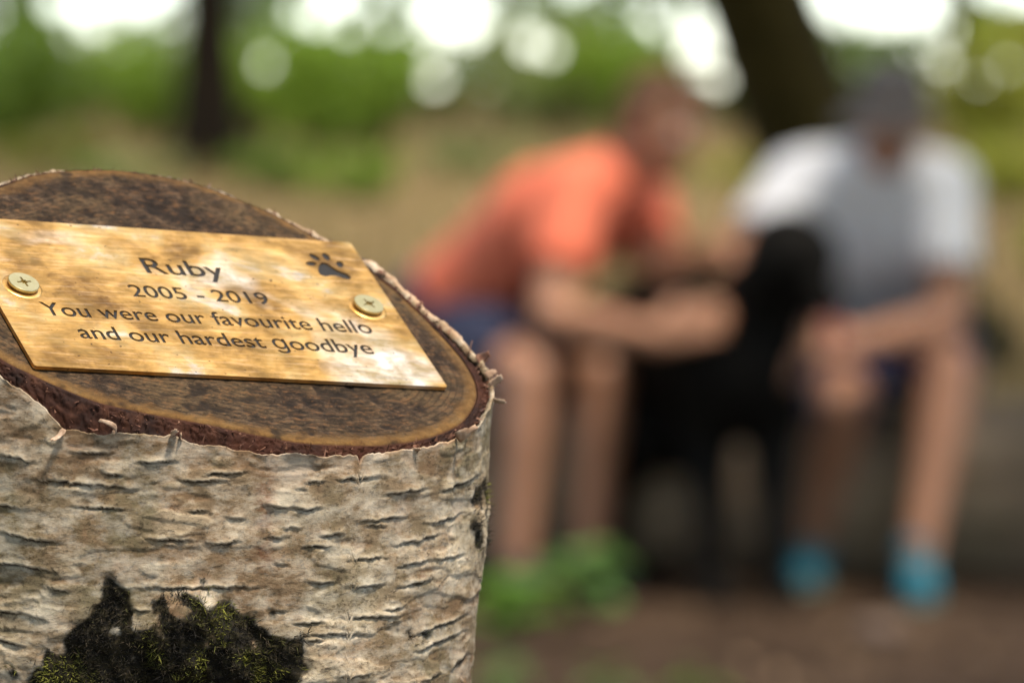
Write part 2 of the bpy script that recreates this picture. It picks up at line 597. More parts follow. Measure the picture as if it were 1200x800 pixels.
    LEN += Zm(0, 360, [(330, 620, 470, 620), (590, 660, 760, 655), (440, 705, 530, 715), (760, 735, 970, 740), (890, 710, 1040, 700),
                       (-20, 622, 160, 660), (200, 740, 540, 770)])
    rng = np.random.default_rng(5)
    for k in range(34):                                   # smaller ones between
        x = rng.uniform(-80, 560); y = rng.uniform(545, 1000); w = rng.uniform(6, 26)
        sl = (x - 270) / 300 * -0.28
        LEN.append((x - w / 2, y - sl * w / 2, x + w / 2, y + sl * w / 2))
    MMPX = 5.77
    for (x0, y0, x1, y1) in LEN:
        ex = rng.uniform(.0, .32)
        x0, y0, x1, y1 = x0 - (x1 - x0) * ex, y0 - (y1 - y0) * ex, x1 + (x1 - x0) * ex * .6, y1 + (y1 - y0) * ex * .6
        L = math.hypot(x1 - x0, y1 - y0)
        near = facing & (px[:, 0] > min(x0, x1) - 8) & (px[:, 0] < max(x0, x1) + 8) & (px[:, 1] > min(y0, y1) - 14) & (px[:, 1] < max(y0, y1) + 14)
        idx = np.nonzero(near)[0]
        if len(idx) == 0: continue
        u = ((px[idx, 0] - x0) * (x1 - x0) + (px[idx, 1] - y0) * (y1 - y0)) / (L * L)
        xx = px[idx, 0]
        wob = vnoise(np.stack([xx * .12, np.full(len(idx), x0), np.full(len(idx), y0)], 1), 95) * 2.6 + vnoise(np.stack([xx * .4, np.full(len(idx), x0), np.full(len(idx), y0)], 1), 96) * .9
        d = (px[idx, 1] - (y0 + u * (y1 - y0)) + wob * .7) / MMPX           # mm below the line
        end = np.clip(np.minimum(u, 1 - u) * 3.2 + .05, 0, 1) * (np.minimum(u, 1 - u) > -0.03)
        a = min(1.0, L / 40) * .75 + .25
        up = np.where(d < 0, np.exp(d / 0.85), 0) * end * a
        ck = np.exp(-((d - .24) / (.14 + .17 * a)) ** 2) * end * a * (0.72 + .28 * vnoise(np.stack([xx * .25, np.full(len(idx), y0), np.full(len(idx), x0)], 1), 195))
        disp[idx] += 0.00070 * up - 0.0006 * ck
        lip[idx] = np.maximum(lip[idx], np.where(d < 0, np.exp(d / 0.5), 0) * end * a)
        crack[idx] = np.maximum(crack[idx], ck)
    back = ~facing
    vz = V[:, 2]
    ang = np.arctan2(V[:, 1] - CTR[1], V[:, 0] - CTR[0])
    for k in range(90):
        a0 = rng.uniform(-0.1, math.pi + 0.1); z0 = CTR[2] - rng.uniform(-.02, .1); wd = rng.uniform(.03, .14)
        idx = np.nonzero(back & (abs(ang - a0) < wd) & (abs(vz - z0) < .003))[0]
        if len(idx) == 0: continue
        d = (z0 - vz[idx]) * 1000; e = np.clip((1 - abs(ang[idx] - a0) / wd) * 3, 0, 1)
        ck = np.exp(-((d - .3) / .3) ** 2) * e
        disp[idx] += (0.0005 * np.where(d < 0, np.exp(d / .8), 0) * e - 0.0007 * ck)
        crack[idx] = np.maximum(crack[idx], ck)
    # mossy branch scar low on the camera side
    jit = np.stack([fbm(V * [300, 300, 300], 96, 5), fbm(V * [300, 300, 300] + 9, 97, 5)], 1) * 40
    A = [(8, 820), (30, 788), (62, 760), (85, 742), (104, 720), (112, 702), (113, 686), (136, 682), (146, 694), (140, 705), (148, 722), (152, 748),
         (168, 742), (186, 715), (205, 697), (226, 686), (243, 695), (262, 715), (288, 736), (304, 746), (318, 768), (345, 800), (352, 850), (330, 980), (40, 980)]
    HUMP = [(172, 745), (190, 718), (212, 698), (228, 690), (245, 700), (262, 722), (285, 742), (300, 765), (290, 800), (180, 800)]
    pj = px + jit
    mA = in_poly(pj, A) & facing
    extra = (np.hypot((pj[:, 0] - 322) / 9, (pj[:, 1] - 712) / 19) < .8) | (np.hypot((pj[:, 0] - 340) / 24, (pj[:, 1] - 772) / 22) < .9)
    extra |= np.hypot((pj[:, 0] - 483) / 9, (pj[:, 1] - 745) / 17) < .9
    extra |= np.hypot((pj[:, 0] - 569) / 9, (pj[:, 1] - 588) / 15) < 1
    extra |= np.hypot((pj[:, 0] - 560) / 7, (pj[:, 1] - 634) / 17) < 1
    mA &= (fbm(V * [330, 330, 260], 196, 4) > -.30) & (pj[:, 1] > 684)
    moss[mA] = 1; moss[extra & facing] = 0.8
    hp = in_poly(px + jit * .4, HUMP) & facing
    mg = moss.reshape(nd, NT)
    for _ in range(14):
        mg = .4 * mg + .15 * (np.roll(mg, 1, 1) + np.roll(mg, -1, 1) + np.roll(mg, 1, 0) + np.roll(mg, -1, 0))
    ms = mg.ravel()
    hg = hp.astype(float).reshape(nd, NT)
    for _ in range(40):
        hg = .4 * hg + .15 * (np.roll(hg, 1, 1) + np.roll(hg, -1, 1) + np.roll(hg, 1, 0) + np.roll(hg, -1, 0))
    disp += ms * (-0.0008 + 0.0026 * fbm(V * [240, 240, 150], 98, 4) + 0.0008 * fbm(V * [1100, 1100, 420], 99, 2)) + 0.0030 * hg.ravel()
    kn = np.exp(-(((px[:, 0] - 572) / 8) ** 2 + ((px[:, 1] - 590) / 16) ** 2)) * facing
    kn += .7 * np.exp(-(((px[:, 0] - 562) / 8) ** 2 + ((px[:, 1] - 640) / 20) ** 2)) * facing
    disp += 0.0012 * kn
    rust = np.exp(-((px[:, 0] - 312 + 16 * fbm(V * 120, 100, 3)) / 13) ** 2) * np.clip((px[:, 1] - 530) / 15, 0, 1) * np.clip((690 - px[:, 1]) / 40, 0, 1) * facing
    rust += .6 * np.clip(fbm(V * [110, 110, 150], 101, 3) - .18, 0, 1) * 2
    disp *= np.clip((srow - .0002) / .0012, 0, 1)
    V = V + nd_out * disp[:, None]
    # on down to the ground, flaring into the roots
    lowN = 40
    zb = st.location.z
    base = V.reshape(nd, NT, 3)[-1]
    low = []
    for k in range(1, lowN + 1):
        t = k / lowN
        z = base[:, 2] * (1 - t) + zb * t
        fl = 1 + 0.75 * max(0, (t - .78) / .22) ** 2 * (1 + .35 * np.sin(th * 5 + 1))
        cx = CTR[:2] + LEAN[:2] * .12
        xy = cx + (base[:, :2] - cx) * (fl if np.ndim(fl) else np.full(NT, fl))[:, None]
        p = np.concatenate([xy, z[:, None]], 1)
        p += OUTDIR * (0.002 * fbm(p * [40, 40, 60], 93, 3) * min(1, t * 8))[:, None]
        low.append(p)
    V = np.concatenate([V] + low)
    pad = lambda a: np.concatenate([a, np.zeros(lowN * NT)])
    me = mesh_np('bark', V, grid_faces(nd + lowN, NT, True)[:, ::-1])
    attr(me, 'lay', pad(lay)); attr(me, 'crack', pad(crack)); attr(me, 'lip', pad(lip)); attr(me, 'moss', pad(ms)); attr(me, 'rust', pad(rust))
    attr(me, 'edge', np.concatenate([np.clip(1 - srow / .0011, 0, 1), np.zeros(lowN * NT)]))
    m = MT('birch_bark')
    n1 = m.noise(120, 8, 0.68, (1, 1, 1.8)); n2 = m.noise(32, 5, 0.6, (1, 1, 1.6)); n3 = m.noise(700, 4, 0.7, (1, 1, 1.5)); n4 = m.noise(260, 4, 0.75, (1, 1, 3.0), 0.5)
    c = m.ramp(m.math('ADD', m.math('MULTIPLY', n1, .65), m.math('MULTIPLY', n3, .35)), [(0.28, (0.06, 0.036, 0.020)), (0.42, (0.18, 0.122, 0.074)), (0.52, (0.33, 0.245, 0.160)), (0.64, (0.48, 0.385, 0.27)), (0.8, (0.66, 0.58, 0.44))])
    c = m.mix(m.rng(n2, 0.38, 0.62, 0.0, 0.6), c, m.mix(n1, (0.13, 0.11, 0.065), (0.44, 0.41, 0.30)))
    c = m.mix(m.math('MULTIPLY', m.rng(m.attr('rust'), 0.1, 0.9, 0.0, 1.0), m.rng(n4, .40, .56, .15, .9)), c, m.mix(n1, (0.05, 0.018, 0.009), (0.30, 0.14, 0.07)))
    la = m.attr('lay')
    c = m.mix(m.rng(la, .45, .9, 0, .75), c, m.mix(n1, (0.34, 0.25, 0.155), (0.80, 0.71, 0.55)))
    c = m.mix(m.rng(la, .30, .0, 0, .65), c, m.mix(n1, (0.08, 0.042, 0.022), (0.36, 0.23, 0.13)))
    pk = m.noise(75, 4, .6, (1, 1, 1.3)); c = m.mix(m.rng(pk, .54, .68, 0, .5), c, (0.33, 0.20, 0.12))
    gr = m.noise(48, 6, .72, (1, 1, .7)); c = m.mix(m.rng(gr, .50, .66, 0, .75), c, m.mix(n3, (0.03, 0.024, 0.012), (0.24, 0.21, 0.12)))
    br = m.noise(30, 5, .65, (1, 1, .8)); c = m.mix(m.rng(br, .50, .64, 0, .6), c, m.mix(n1, (0.07, 0.035, 0.018), (0.30, 0.19, 0.11)))
    c = m.mix(m.rng(n4, 0.54, 0.68, 0.0, 0.75), c, (0.055, 0.042, 0.03))
    sp = m.noise(420, 6, .8, (1, 1, 1.6)); c = m.mix(m.math('MULTIPLY', m.rng(sp, 0.53, 0.64, 0.0, 0.85), m.rng(gr, .36, .56, .25, 1)), c, (0.05, 0.038, 0.022))
    c = m.mix(m.rng(n3, 0.54, 0.68, 0.0, 0.8), c, (0.045, 0.032, 0.02))
    c = m.mix(m.rng(m.attr('lip'), 0.15, 0.8, 0.0, 0.7), c, (0.66, 0.57, 0.44))
    c = m.mix(m.math('MULTIPLY', m.rng(m.attr('edge'), 0.2, 0.9, 0.0, 0.75), m.rng(n2, .42, .60)), c, (0.55, 0.38, 0.26))
    c = m.mix(m.rng(m.attr('crack'), 0.22, 0.8, 0.0, 0.85), c, (0.022, 0.014, 0.009))
    mossc = m.ramp(n4, [(0.32, (0.002, 0.0016, 0.001)), (0.48, (0.010, 0.0075, 0.004)), (0.60, (0.028, 0.022, 0.009)), (0.72, (0.07, 0.048, 0.024))])
    mf = m.math('ADD', m.attr('moss'), m.math('MULTIPLY', m.math('SUBTRACT', n1, .5), 0.9))
    mf = m.math('ADD', mf, m.math('MULTIPLY', m.math('SUBTRACT', n4, .5), 0.7))
    mf = m.math('MULTIPLY', mf, m.rng(m.attr('moss'), 0.02, 0.2))
    c = m.mix(m.rng(mf, 0.22, 0.42, 0, .7), c, (0.045, 0.028, 0.014))
    c = m.mix(m.rng(mf, 0.36, 0.60), c, mossc)
    c = m.mix(1.0, c, (1.0, 0.955, 0.88), 'MULTIPLY')
    c = m.mix(m.rng(n1, .45, .62, 0, .28), c, (0.82, 0.77, 0.66))
    c = m.mix(m.rng(m.attr('crack'), 0.3, 0.8, 0.0, 0.8), c, (0.022, 0.014, 0.009))
    c = m.mix(m.rng(mf, 0.36, 0.60), c, mossc)
    m.bump(m.math('ADD', n3, n4), 0.28, 0.0006)
    bark = put('bark', me, m.set(Base_Color=c, Roughness=0.85, Specular_IOR_Level=.25), st)

    # ---- moss strands on the scar
    Vd = V[:nd * NT]
    cand = np.nonzero((ms + .35 * vnoise(Vd * 300, 112) + RNG.normal(size=len(ms)) * .22 > .58) & (ms > .04) & (px[:, 0] > -60))[0]
    pick = RNG.choice(cand, min(30000, len(cand) * 2))
    b = Vd[pick]; o = nd_out[pick]
    L = RNG.uniform(.0007, .0021, len(pick))[:, None] * np.where(vnoise(b * 200, 114) > .15, 1.25, .8)[:, None]
    d = o * .7 + RNG.normal(size=o.shape) * .6 + np.array([0, 0, .35]); d /= np.linalg.norm(d, axis=1)[:, None]
    side = np.cross(d, RNG.normal(size=o.shape)); side /= np.linalg.norm(side, axis=1)[:, None]
    w = .00014
    mv = np.stack([b - o * .0004 + side * w, b - o * .0004 - side * w, b + d * L], 1).reshape(-1, 3)
    me = mesh_np('moss', mv, np.arange(len(mv)).reshape(-1, 3), False)
    tone = np.clip(vnoise(b * 230, 113) * 0.9 + .34 + RNG.normal(size=len(b)) * .15, 0, 1)
    attr(me, 'tone', np.repeat(tone, 3))
    mm = MT('moss'); a = mm.attr('tone')
    mo = put('moss', me, mm.set(Base_Color=mm.ramp(a, [(0.0, (0.010, 0.007, 0.004)), (0.35, (0.040, 0.028, 0.012)), (0.65, (0.075, 0.075, 0.014)), (1.0, (0.22, 0.22, 0.03))]), Roughness=0.9), st)
    mo['kind'] = 'stuff'

    # ---- loose curls and splinters of bark along the rim
    fm = MT('bark_flake'); n = fm.noise(300, 5)
    fmat = fm.set(Base_Color=fm.ramp(n, [(0.3, (0.16, 0.085, 0.045)), (0.5, (0.38, 0.25, 0.165)), (0.7, (0.60, 0.48, 0.37))]), Roughness=0.75)
    fr = MT('red_bark_flake'); n = fr.noise(300, 5)
    rmat = fr.set(Base_Color=fr.ramp(n, [(0.3, (0.045, 0.016, 0.009)), (0.55, (0.15, 0.06, 0.032)), (0.75, (0.34, 0.19, 0.12))]), Roughness=0.75)

    def flake(pxy, length, width, direc, curl, mat, off=0.0, twist=0.0, seed=0):
        """a thin bent strip rooted at the rim; direc = (out, along, up)"""
        i = int(np.argmin(np.hypot(wood_px[:, 0] - pxy[0], wood_px[:, 1] - pxy[1])))
        o = Vector(OUTDIR[i]); al = Vector((-o.y, o.x, 0)); up = Vector((0, 0, 1))
        root = Vector(OUTER[i]) - up * float(max(S0[i], 0)) + o * off
        d = (o * direc[0] + al * direc[1] + up * direc[2]).normalized()
        s = d.cross(o + up * .6).normalized()
        nrm = s.cross(d)
        rg = random.Random(seed)
        nu, nv = 9, 4
        top, bot = [], []
        for a_ in range(nu):
            t = a_ / (nu - 1)
            an = curl * t
            c_ = root + d * (length * (math.sin(an) / curl if abs(curl) > .01 else t)) + nrm * (length * ((1 - math.cos(an)) / curl if abs(curl) > .01 else 0))
            nn = (nrm * math.cos(an) - d * math.sin(an))
            ss = (s * math.cos(twist * t) + nn * math.sin(twist * t))
            wt = width * (1 - .55 * t ** 2) * (1 + .25 * rg.uniform(-1, 1))
            for b_ in range(nv):
                e = b_ / (nv - 1) - .5
                q_ = c_ + ss * (wt * e) + nn * (width * .18 * (e * e - .1))
                q_ += d * (rg.uniform(-.06, .06) * length if a_ == nu - 1 else 0)
                top.append(q_); bot.append(q_ - nn * .00012)
        v = np.array(top + bot); n0 = nu * nv
        g = grid_faces(nu, nv, False)
        f = [tuple(x) for x in g] + [tuple(x[::-1] + n0) for x in g]
        ring = [b_ for b_ in range(nv)] + [a_ * nv + nv - 1 for a_ in range(1, nu)] + [(nu - 1) * nv + b_ for b_ in range(nv - 2, -1, -1)] + [a_ * nv for a_ in range(nu - 2, 0, -1)]
        for a_ in range(len(ring)):
            r1, r2 = ring[a_], ring[(a_ + 1) % len(ring)]
            f.append((r2, r1, r1 + n0, r2 + n0))
        put('bark_flake', mesh_np('bark_flake', v, np.array(f)), mat, st)

    flake((82, 470), .0042, .0013, (0.35, -.4, -1), 1.2, fmat, .0006, .3, 1)
    flake((138, 478), .0080, .0013, (0.45, 1.0, .25), 2.4, fmat, .0002, .2, 2)
    flake((205, 490), .0030, .0024, (0.8, .6, -.1), 1.4, fmat, .0, .5, 3)
    flake((215, 492), .0022, .0014, (0.8, -.5, .3), 1.2, fmat, .0, .2, 4)
    flake((518, 505), .0065, .0022, (.5, -1.2, .2), 1.5, fmat, .0002, .3, 5)
    flake((530, 500), .0030, .0016, (.9, .2, .5), 1.3, rmat, .0, .5, 6)
    flake((561, 468), .0030, .0018, (.7, -.6, -.4), .7, fmat, .0004, .5, 7)
    flake((559, 452), .0036, .0028, (.6, .3, .7), .6, fmat, -.0004, .4, 8)
    flake((556, 441), .0026, .0022, (.6, -.4, .7), 1.0, fmat, -.0006, .3, 9)
    flake((545, 424), .0034, .0026, (.7, .5, .5), .9, rmat, -.0006, .3, 11)
    flake((538, 414), .0036, .0007, (.2, .5, 1), .3, rmat, -.0008, .0, 12)
    nf = 900                                              # torn fibres along the rim
    ii = RNG.integers(0, NT, nf); tt = RNG.uniform(0, 1, nf)
    b = WOOD[ii] + OUTDIR[ii] * (THICK[ii] * (.15 + .85 * tt))[:, None]
    b[:, 2] -= np.maximum(S0[ii], 0) * tt ** 1.5 + .0006
    d = OUTDIR[ii] * RNG.uniform(.1, 1.0, nf)[:, None] + np.array([0, 0, 1]) * RNG.uniform(-.2, .9, nf)[:, None] + RNG.normal(size=(nf, 3)) * .5
    d /= np.linalg.norm(d, axis=1)[:, None]
    L = (RNG.uniform(0, 1, nf) ** 2.2 * .0021 + .0005)[:, None]
    sd_ = np.cross(d, RNG.normal(size=(nf, 3))); sd_ /= np.linalg.norm(sd_, axis=1)[:, None]
    wd_ = RNG.uniform(.00006, .00028, nf)[:, None]
    fo = put('torn_fibres', mesh_np('torn_fibres', np.stack([b - sd_ * wd_, b + sd_ * wd_, b + d * L], 1).reshape(-1, 3), np.arange(3 * nf).reshape(-1, 3), False), rmat, st)
    fo['kind'] = 'stuff'
    rg = random.Random(3)
    for k in range(12):                                   # crumbs and splinters all along the right and back rim
        x, y = rg.choice([(558, 462), (551, 432), (520, 395), (484, 357), (440, 322), (380, 282), (300, 242), (240, 218), (545, 490), (480, 515), (400, 520), (330, 514), (260, 500), (545, 490), (520, 505)])
        flake((x + rg.uniform(-22, 22), y + rg.uniform(-12, 12)), rg.uniform(.0008, .0018), rg.uniform(.0006, .0018),
              (rg.uniform(.5, .9), rg.uniform(-1, 1), rg.uniform(-.4, .4)), rg.uniform(.3, 1.4), rg.choice([fmat, rmat, rmat]), rg.uniform(-.0015, -.0002), rg.uniform(-.6, .6), 30 + k)
    return st


build_stump()


# ================================================================== PLAQUE
def text_curve(s, x0, x1, base, cap, bold=0.012):
    """splines of a line of lettering, fitted between x0 and x1 with that capital height (metres)"""
    cu = bpy.data.curves.new('t', 'FONT'); cu.body = s; cu.size = 1.0; cu.resolution_u = 3
    o = bpy.data.objects.new('t', cu); COL.objects.link(o)
    bpy.context.view_layer.update()
    dg = bpy.context.evaluated_depsgraph_get()
    c2 = o.to_curve(dg).copy()
    pts = []
    for sp in c2.splines:
        b = sp.bezier_points
        if len(b): pts.append([(tuple(q.handle_left), tuple(q.co), tuple(q.handle_right), q.handle_left_type, q.handle_right_type) for q in b])
        else: pts.append([(tuple(q.co[:3]),) * 3 + ('VECTOR', 'VECTOR') for q in sp.points])
    bpy.data.objects.remove(o); bpy.data.curves.remove(c2)
    polys = []
    for p in pts:
        poly = []
        for i in range(len(p)):
            q, r = p[i], p[(i + 1) % len(p)]
            A_, B_, C_, D_ = (np.array(x[:2]) for x in (q[1], q[2], r[0], r[1]))
            straight = np.linalg.norm((B_ - A_) - (D_ - A_) / 3) < 1e-3 and np.linalg.norm((C_ - A_) - (D_ - A_) * 2 / 3) < 1e-3
            for t in ((0,) if straight else (0, .2, .4, .6, .8)):
                poly.append(A_ * (1 - t) ** 3 + 3 * B_ * t * (1 - t) ** 2 + 3 * C_ * t * t * (1 - t) + D_ * t ** 3)
        k = [poly[0]]
        for x in poly[1:]:
            if np.linalg.norm(x - k[-1]) > 2e-3: k.append(x)
        if np.linalg.norm(k[0] - k[-1]) < 2e-3: k.pop()
        polys.append(np.array(k))
    area = lambda q: .5 * np.sum(q[:, 0] * np.roll(q[:, 1], -1) - q[:, 1] * np.roll(q[:, 0], -1))
    wt = []
    for q in polys:                                                 # a bolder cut: move the outline outwards
        e1 = q - np.roll(q, 1, 0); e2 = np.roll(q, -1, 0) - q
        n1 = np.stack([e1[:, 1], -e1[:, 0]], 1); n2 = np.stack([e2[:, 1], -e2[:, 0]], 1)
        n1 /= np.linalg.norm(n1, axis=1)[:, None]; n2 /= np.linalg.norm(n2, axis=1)[:, None]
        nn = n1 + n2; ln = np.linalg.norm(nn, axis=1)[:, None]; nn = nn / np.maximum(ln, .3)
        nn = nn / np.maximum((nn * n1).sum(1), .6)[:, None]
        depth = sum(bool(in_poly(q[:1], o_)[0]) for o_ in polys if o_ is not q)      # 0 an outer outline, 1 a counter
        wt.append(q + np.sign(area(q)) * (1 if depth % 2 == 0 else -1) * nn * bold)
    al = np.concatenate(wt); mn, mx = al[:, 0].min(), al[:, 0].max()
    sx = (x1 - x0) / (mx - mn); sy = cap / 0.70
    return [poly_spline([(x0 + (a_ - mn) * sx, base + b_ * sy) for a_, b_ in q]) for q in wt]


def poly_spline(pts):
    return [((p[0], p[1], 0),) * 3 + ('VECTOR', 'VECTOR') for p in pts]


def curve_mesh(splines, z, extrude=0.0, res=3, bevel=0.0):
    cu = bpy.data.curves.new('c', 'CURVE'); cu.dimensions = '2D'; cu.fill_mode = 'BOTH'
    cu.resolution_u = res; cu.extrude = extrude; cu.bevel_depth = bevel; cu.bevel_resolution = 1
    for p in splines:
        sp = cu.splines.new('BEZIER'); sp.bezier_points.add(len(p) - 1); sp.use_cyclic_u = True
        for b, q in zip(sp.bezier_points, p):
            b.handle_left_type = b.handle_right_type = 'FREE'
            b.handle_left, b.co, b.handle_right = q[0], q[1], q[2]
    o = bpy.data.objects.new('c', cu); COL.objects.link(o)
    bpy.context.view_layer.update()
    me = bpy.data.meshes.new_from_object(o.evaluated_get(bpy.context.evaluated_depsgraph_get()))
    bpy.data.objects.remove(o); bpy.data.curves.remove(cu)
    me.transform(Matrix.Translation((0, 0, z)))
    return me


def ellipse(cx, cy, rx, ry, rot=0, n=18):
    c, s = math.cos(rot), math.sin(rot)
    return [(cx + rx * math.cos(t) * c - ry * math.sin(t) * s, cy + rx * math.cos(t) * s + ry * math.sin(t) * c)
            for t in np.linspace(0, 2 * math.pi, n, endpoint=False)]


def build_plaque():
    mm = 0.001
    PM = Matrix([[*AX[0], ORG[0]], [*AX[1], ORG[1]], [*AX[2], ORG[2]], [0, 0, 0, 1]])
    e = bpy.data.objects.new('memorial_plaque', None); e.empty_display_size = .02; COL.objects.link(e)
    e.matrix_world = PM
    tag(e, 'tarnished engraved brass memorial plaque screwed onto the cut top of the birch stump', 'plaque')

    def part(name, me, mat, parent=e):
        me.materials.clear(); me.materials.append(mat)
        o = bpy.data.objects.new(name, me); COL.objects.link(o); o.parent = parent
        return o
    lines = [text_curve('Ruby', 41.4 * mm, 61.1 * mm, 37.9 * mm, 5.9 * mm),
             text_curve('2005 - 2019', 34.2 * mm, 68.2 * mm, 28.4 * mm, 4.5 * mm),
             text_curve('You were our favourite hello', 9.8 * mm, 90.1 * mm, 19.3 * mm, 4.9 * mm),
             text_curve('and our hardest \u0261oodbye', 15.2 * mm, 86.8 * mm, 11.3 * mm, 4.9 * mm)]
    paw = []
    for (x, y, rx, ry, r) in [(85.6, 45.9, 1.45, .85, .25), (87.7, 48.7, .95, 1.45, .5), (90.9, 49.2, .95, 1.5, -.15), (93.2, 46.4, .9, 1.4, -.5)]:
        paw.append(poly_spline(ellipse(x * mm, y * mm, rx * mm, ry * mm, r)))
    pad = [(86.3, 43.3), (87.4, 45.3), (88.6, 46.5), (89.8, 46.5), (90.6, 45.2), (91.6, 43.8), (93.2, 42.8), (93.9, 41.6), (93.3, 40.5), (91.9, 40.6),
           (90.3, 41.5), (88.8, 41.5), (87.2, 41.0), (86.1, 41.7)]
    pc = closed_spline(np.array([(a * mm, b * mm, 0) for a, b in pad]), 42)
    paw.append(poly_spline([(p[0], p[1]) for p in pc]))
    # outline with rounded corners
    out = []
    r = 0.7 * mm
    for cx, cy, a0 in ((PW - r, PH - r, 0), (r, PH - r, 90), (r, r, 180), (PW - r, r, 270)):
        for k in range(6):
            t = math.radians(a0 + 90 * k / 5); out.append((cx + r * math.cos(t), cy + r * math.sin(t)))
    DEPTH = 0.42 * mm
    holes = [s for l in lines for s in l] + paw
    # brass
    m = MT('tarnished_brass')
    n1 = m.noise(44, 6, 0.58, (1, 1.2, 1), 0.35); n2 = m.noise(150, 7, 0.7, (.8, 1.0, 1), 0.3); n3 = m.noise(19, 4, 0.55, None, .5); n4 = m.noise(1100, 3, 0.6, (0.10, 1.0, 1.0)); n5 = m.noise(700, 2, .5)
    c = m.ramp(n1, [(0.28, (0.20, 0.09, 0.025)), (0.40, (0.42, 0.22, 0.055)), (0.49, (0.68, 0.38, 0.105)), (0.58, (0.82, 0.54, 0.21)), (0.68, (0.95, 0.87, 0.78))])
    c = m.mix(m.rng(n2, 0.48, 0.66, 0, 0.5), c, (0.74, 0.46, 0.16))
    c = m.mix(m.rng(n3, 0.52, 0.63, 0, 0.85), c, m.mix(m.rng(n2, .35, .6), (0.80, 0.58, 0.28), (0.97, 0.92, 0.85)))  # broad near-white patches: reflections painted into the brass colour
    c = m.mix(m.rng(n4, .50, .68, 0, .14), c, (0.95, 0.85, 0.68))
    c = m.mix(m.rng(n5, 0.69, 0.74, 0, 0.8), c, (0.10, 0.06, 0.03))
    rgh = m.math('ADD', m.rng(n2, 0.3, 0.7, 0.30, 0.52), m.rng(n4, 0.3, 0.7, -.05, .07))
    m.bump(m.math('ADD', n4, m.math('MULTIPLY', n2, 1.5)), 0.07, 0.0003)
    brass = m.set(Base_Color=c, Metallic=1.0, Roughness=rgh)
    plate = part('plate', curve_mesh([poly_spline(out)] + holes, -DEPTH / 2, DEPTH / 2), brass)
    low = [(PW / 2 + (x - PW / 2) * 0.9995, PH / 2 + (y - PH / 2) * .9995) for x, y in out]
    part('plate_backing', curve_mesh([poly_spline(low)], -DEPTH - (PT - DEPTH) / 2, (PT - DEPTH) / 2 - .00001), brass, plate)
    enamel = MT('engraving_fill')
    n = enamel.noise(1500, 4)
    en = enamel.set(Base_Color=enamel.mix(n, (0.006, 0.0055, 0.006), (0.03, 0.028, 0.028)), Roughness=0.7, Specular_IOR_Level=.3)
    for nm, l in zip(('name_lettering', 'year_lettering', 'verse_lettering', 'verse_lettering'), lines):
        # the dark fill lies at the bottom of the cut letters; the plate's face hides it everywhere else
        q = np.array([k_[1][:2] for sp in l for k_ in sp]); (ax0, ay0), (ax1, ay1) = q.min(0) - .0004, q.max(0) + .0004
        part(nm, curve_mesh([poly_spline([(ax0, ay0), (ax1, ay0), (ax1, ay1), (ax0, ay1)])], -DEPTH + .00006), en)
    part('paw_print', curve_mesh(paw, -DEPTH + .00006), en)
    # screws: countersunk heads standing a little proud, star-cross recess
    zn = MT('zinc_brass'); n = zn.noise(600, 4)
    zmat = zn.set(Base_Color=zn.mix(n, (0.50, 0.43, 0.20), (0.68, 0.61, 0.36)), Metallic=0.85, Roughness=0.38)
    rc = MT('screw_recess'); rmat = rc.set(Base_Color=(0.42, 0.27, 0.07), Metallic=0.9, Roughness=0.35)
    for (x, y, rot) in ((8.2, 29.6, 0.15), (92.8, 29.4, 0.42)):
        sc = bpy.data.objects.new('screw', None); sc.empty_display_size = .004; COL.objects.link(sc); sc.parent = e
        sc.location = (x * mm, y * mm, 0)
        R = 3.45 * mm
        star = []
        for k in range(16):
            t = rot + k * math.pi / 8
            rr = (1.75, .62, .98, .62)[k % 4] * mm
            if k % 4 == 0:
                for dt in (-.14, .14): star.append((rr * math.cos(t + dt), rr * math.sin(t + dt)))
            else: star.append((rr * math.cos(t), rr * math.sin(t)))
        zt = 1.25 * mm
        face = curve_mesh([poly_spline(ellipse(0, 0, R * .965, R * .965, 0, 40)), poly_spline(star)], zt - .35 * mm, .35 * mm)
        part('head', face, zmat, sc)
        # rim and cone of the head
        prof = [(R * .96, zt - .002 * mm), (R * .992, zt - .06 * mm), (R, zt - .16 * mm), (R, zt - .42 * mm), (R * .86, zt - .75 * mm), (R * .50, zt - 1.8 * mm)]
        v = np.array([(p[0] * math.cos(t), p[0] * math.sin(t), p[1]) for p in prof for t in np.linspace(0, 2 * math.pi, 40, endpoint=False)])
        part('head_rim', mesh_np('head_rim', v, grid_faces(len(prof), 40, True)[:, ::-1]), zmat, sc)
        fl = mesh_np('recess', np.array([(a, b, zt - .55 * mm) for a, b in ellipse(0, 0, 2.2 * mm, 2.2 * mm, 0, 4)]), np.array([[0, 1, 2, 3]]), False)
        part('recess', fl, rmat, sc)
        # the plate is pressed into a shallow ring round the screw
        prof = [(R * .62, .02 * mm), (R * 1.02, .06 * mm), (R * 1.17, .12 * mm), (R * 1.26, .05 * mm), (R * 1.30, -.02 * mm)]
        v = np.array([(p[0] * math.cos(t), p[0] * math.sin(t), p[1]) for p in prof for t in np.linspace(0, 2 * math.pi, 40, endpoint=False)])
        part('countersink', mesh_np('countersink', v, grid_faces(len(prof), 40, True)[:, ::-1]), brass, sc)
    return e


build_plaque()
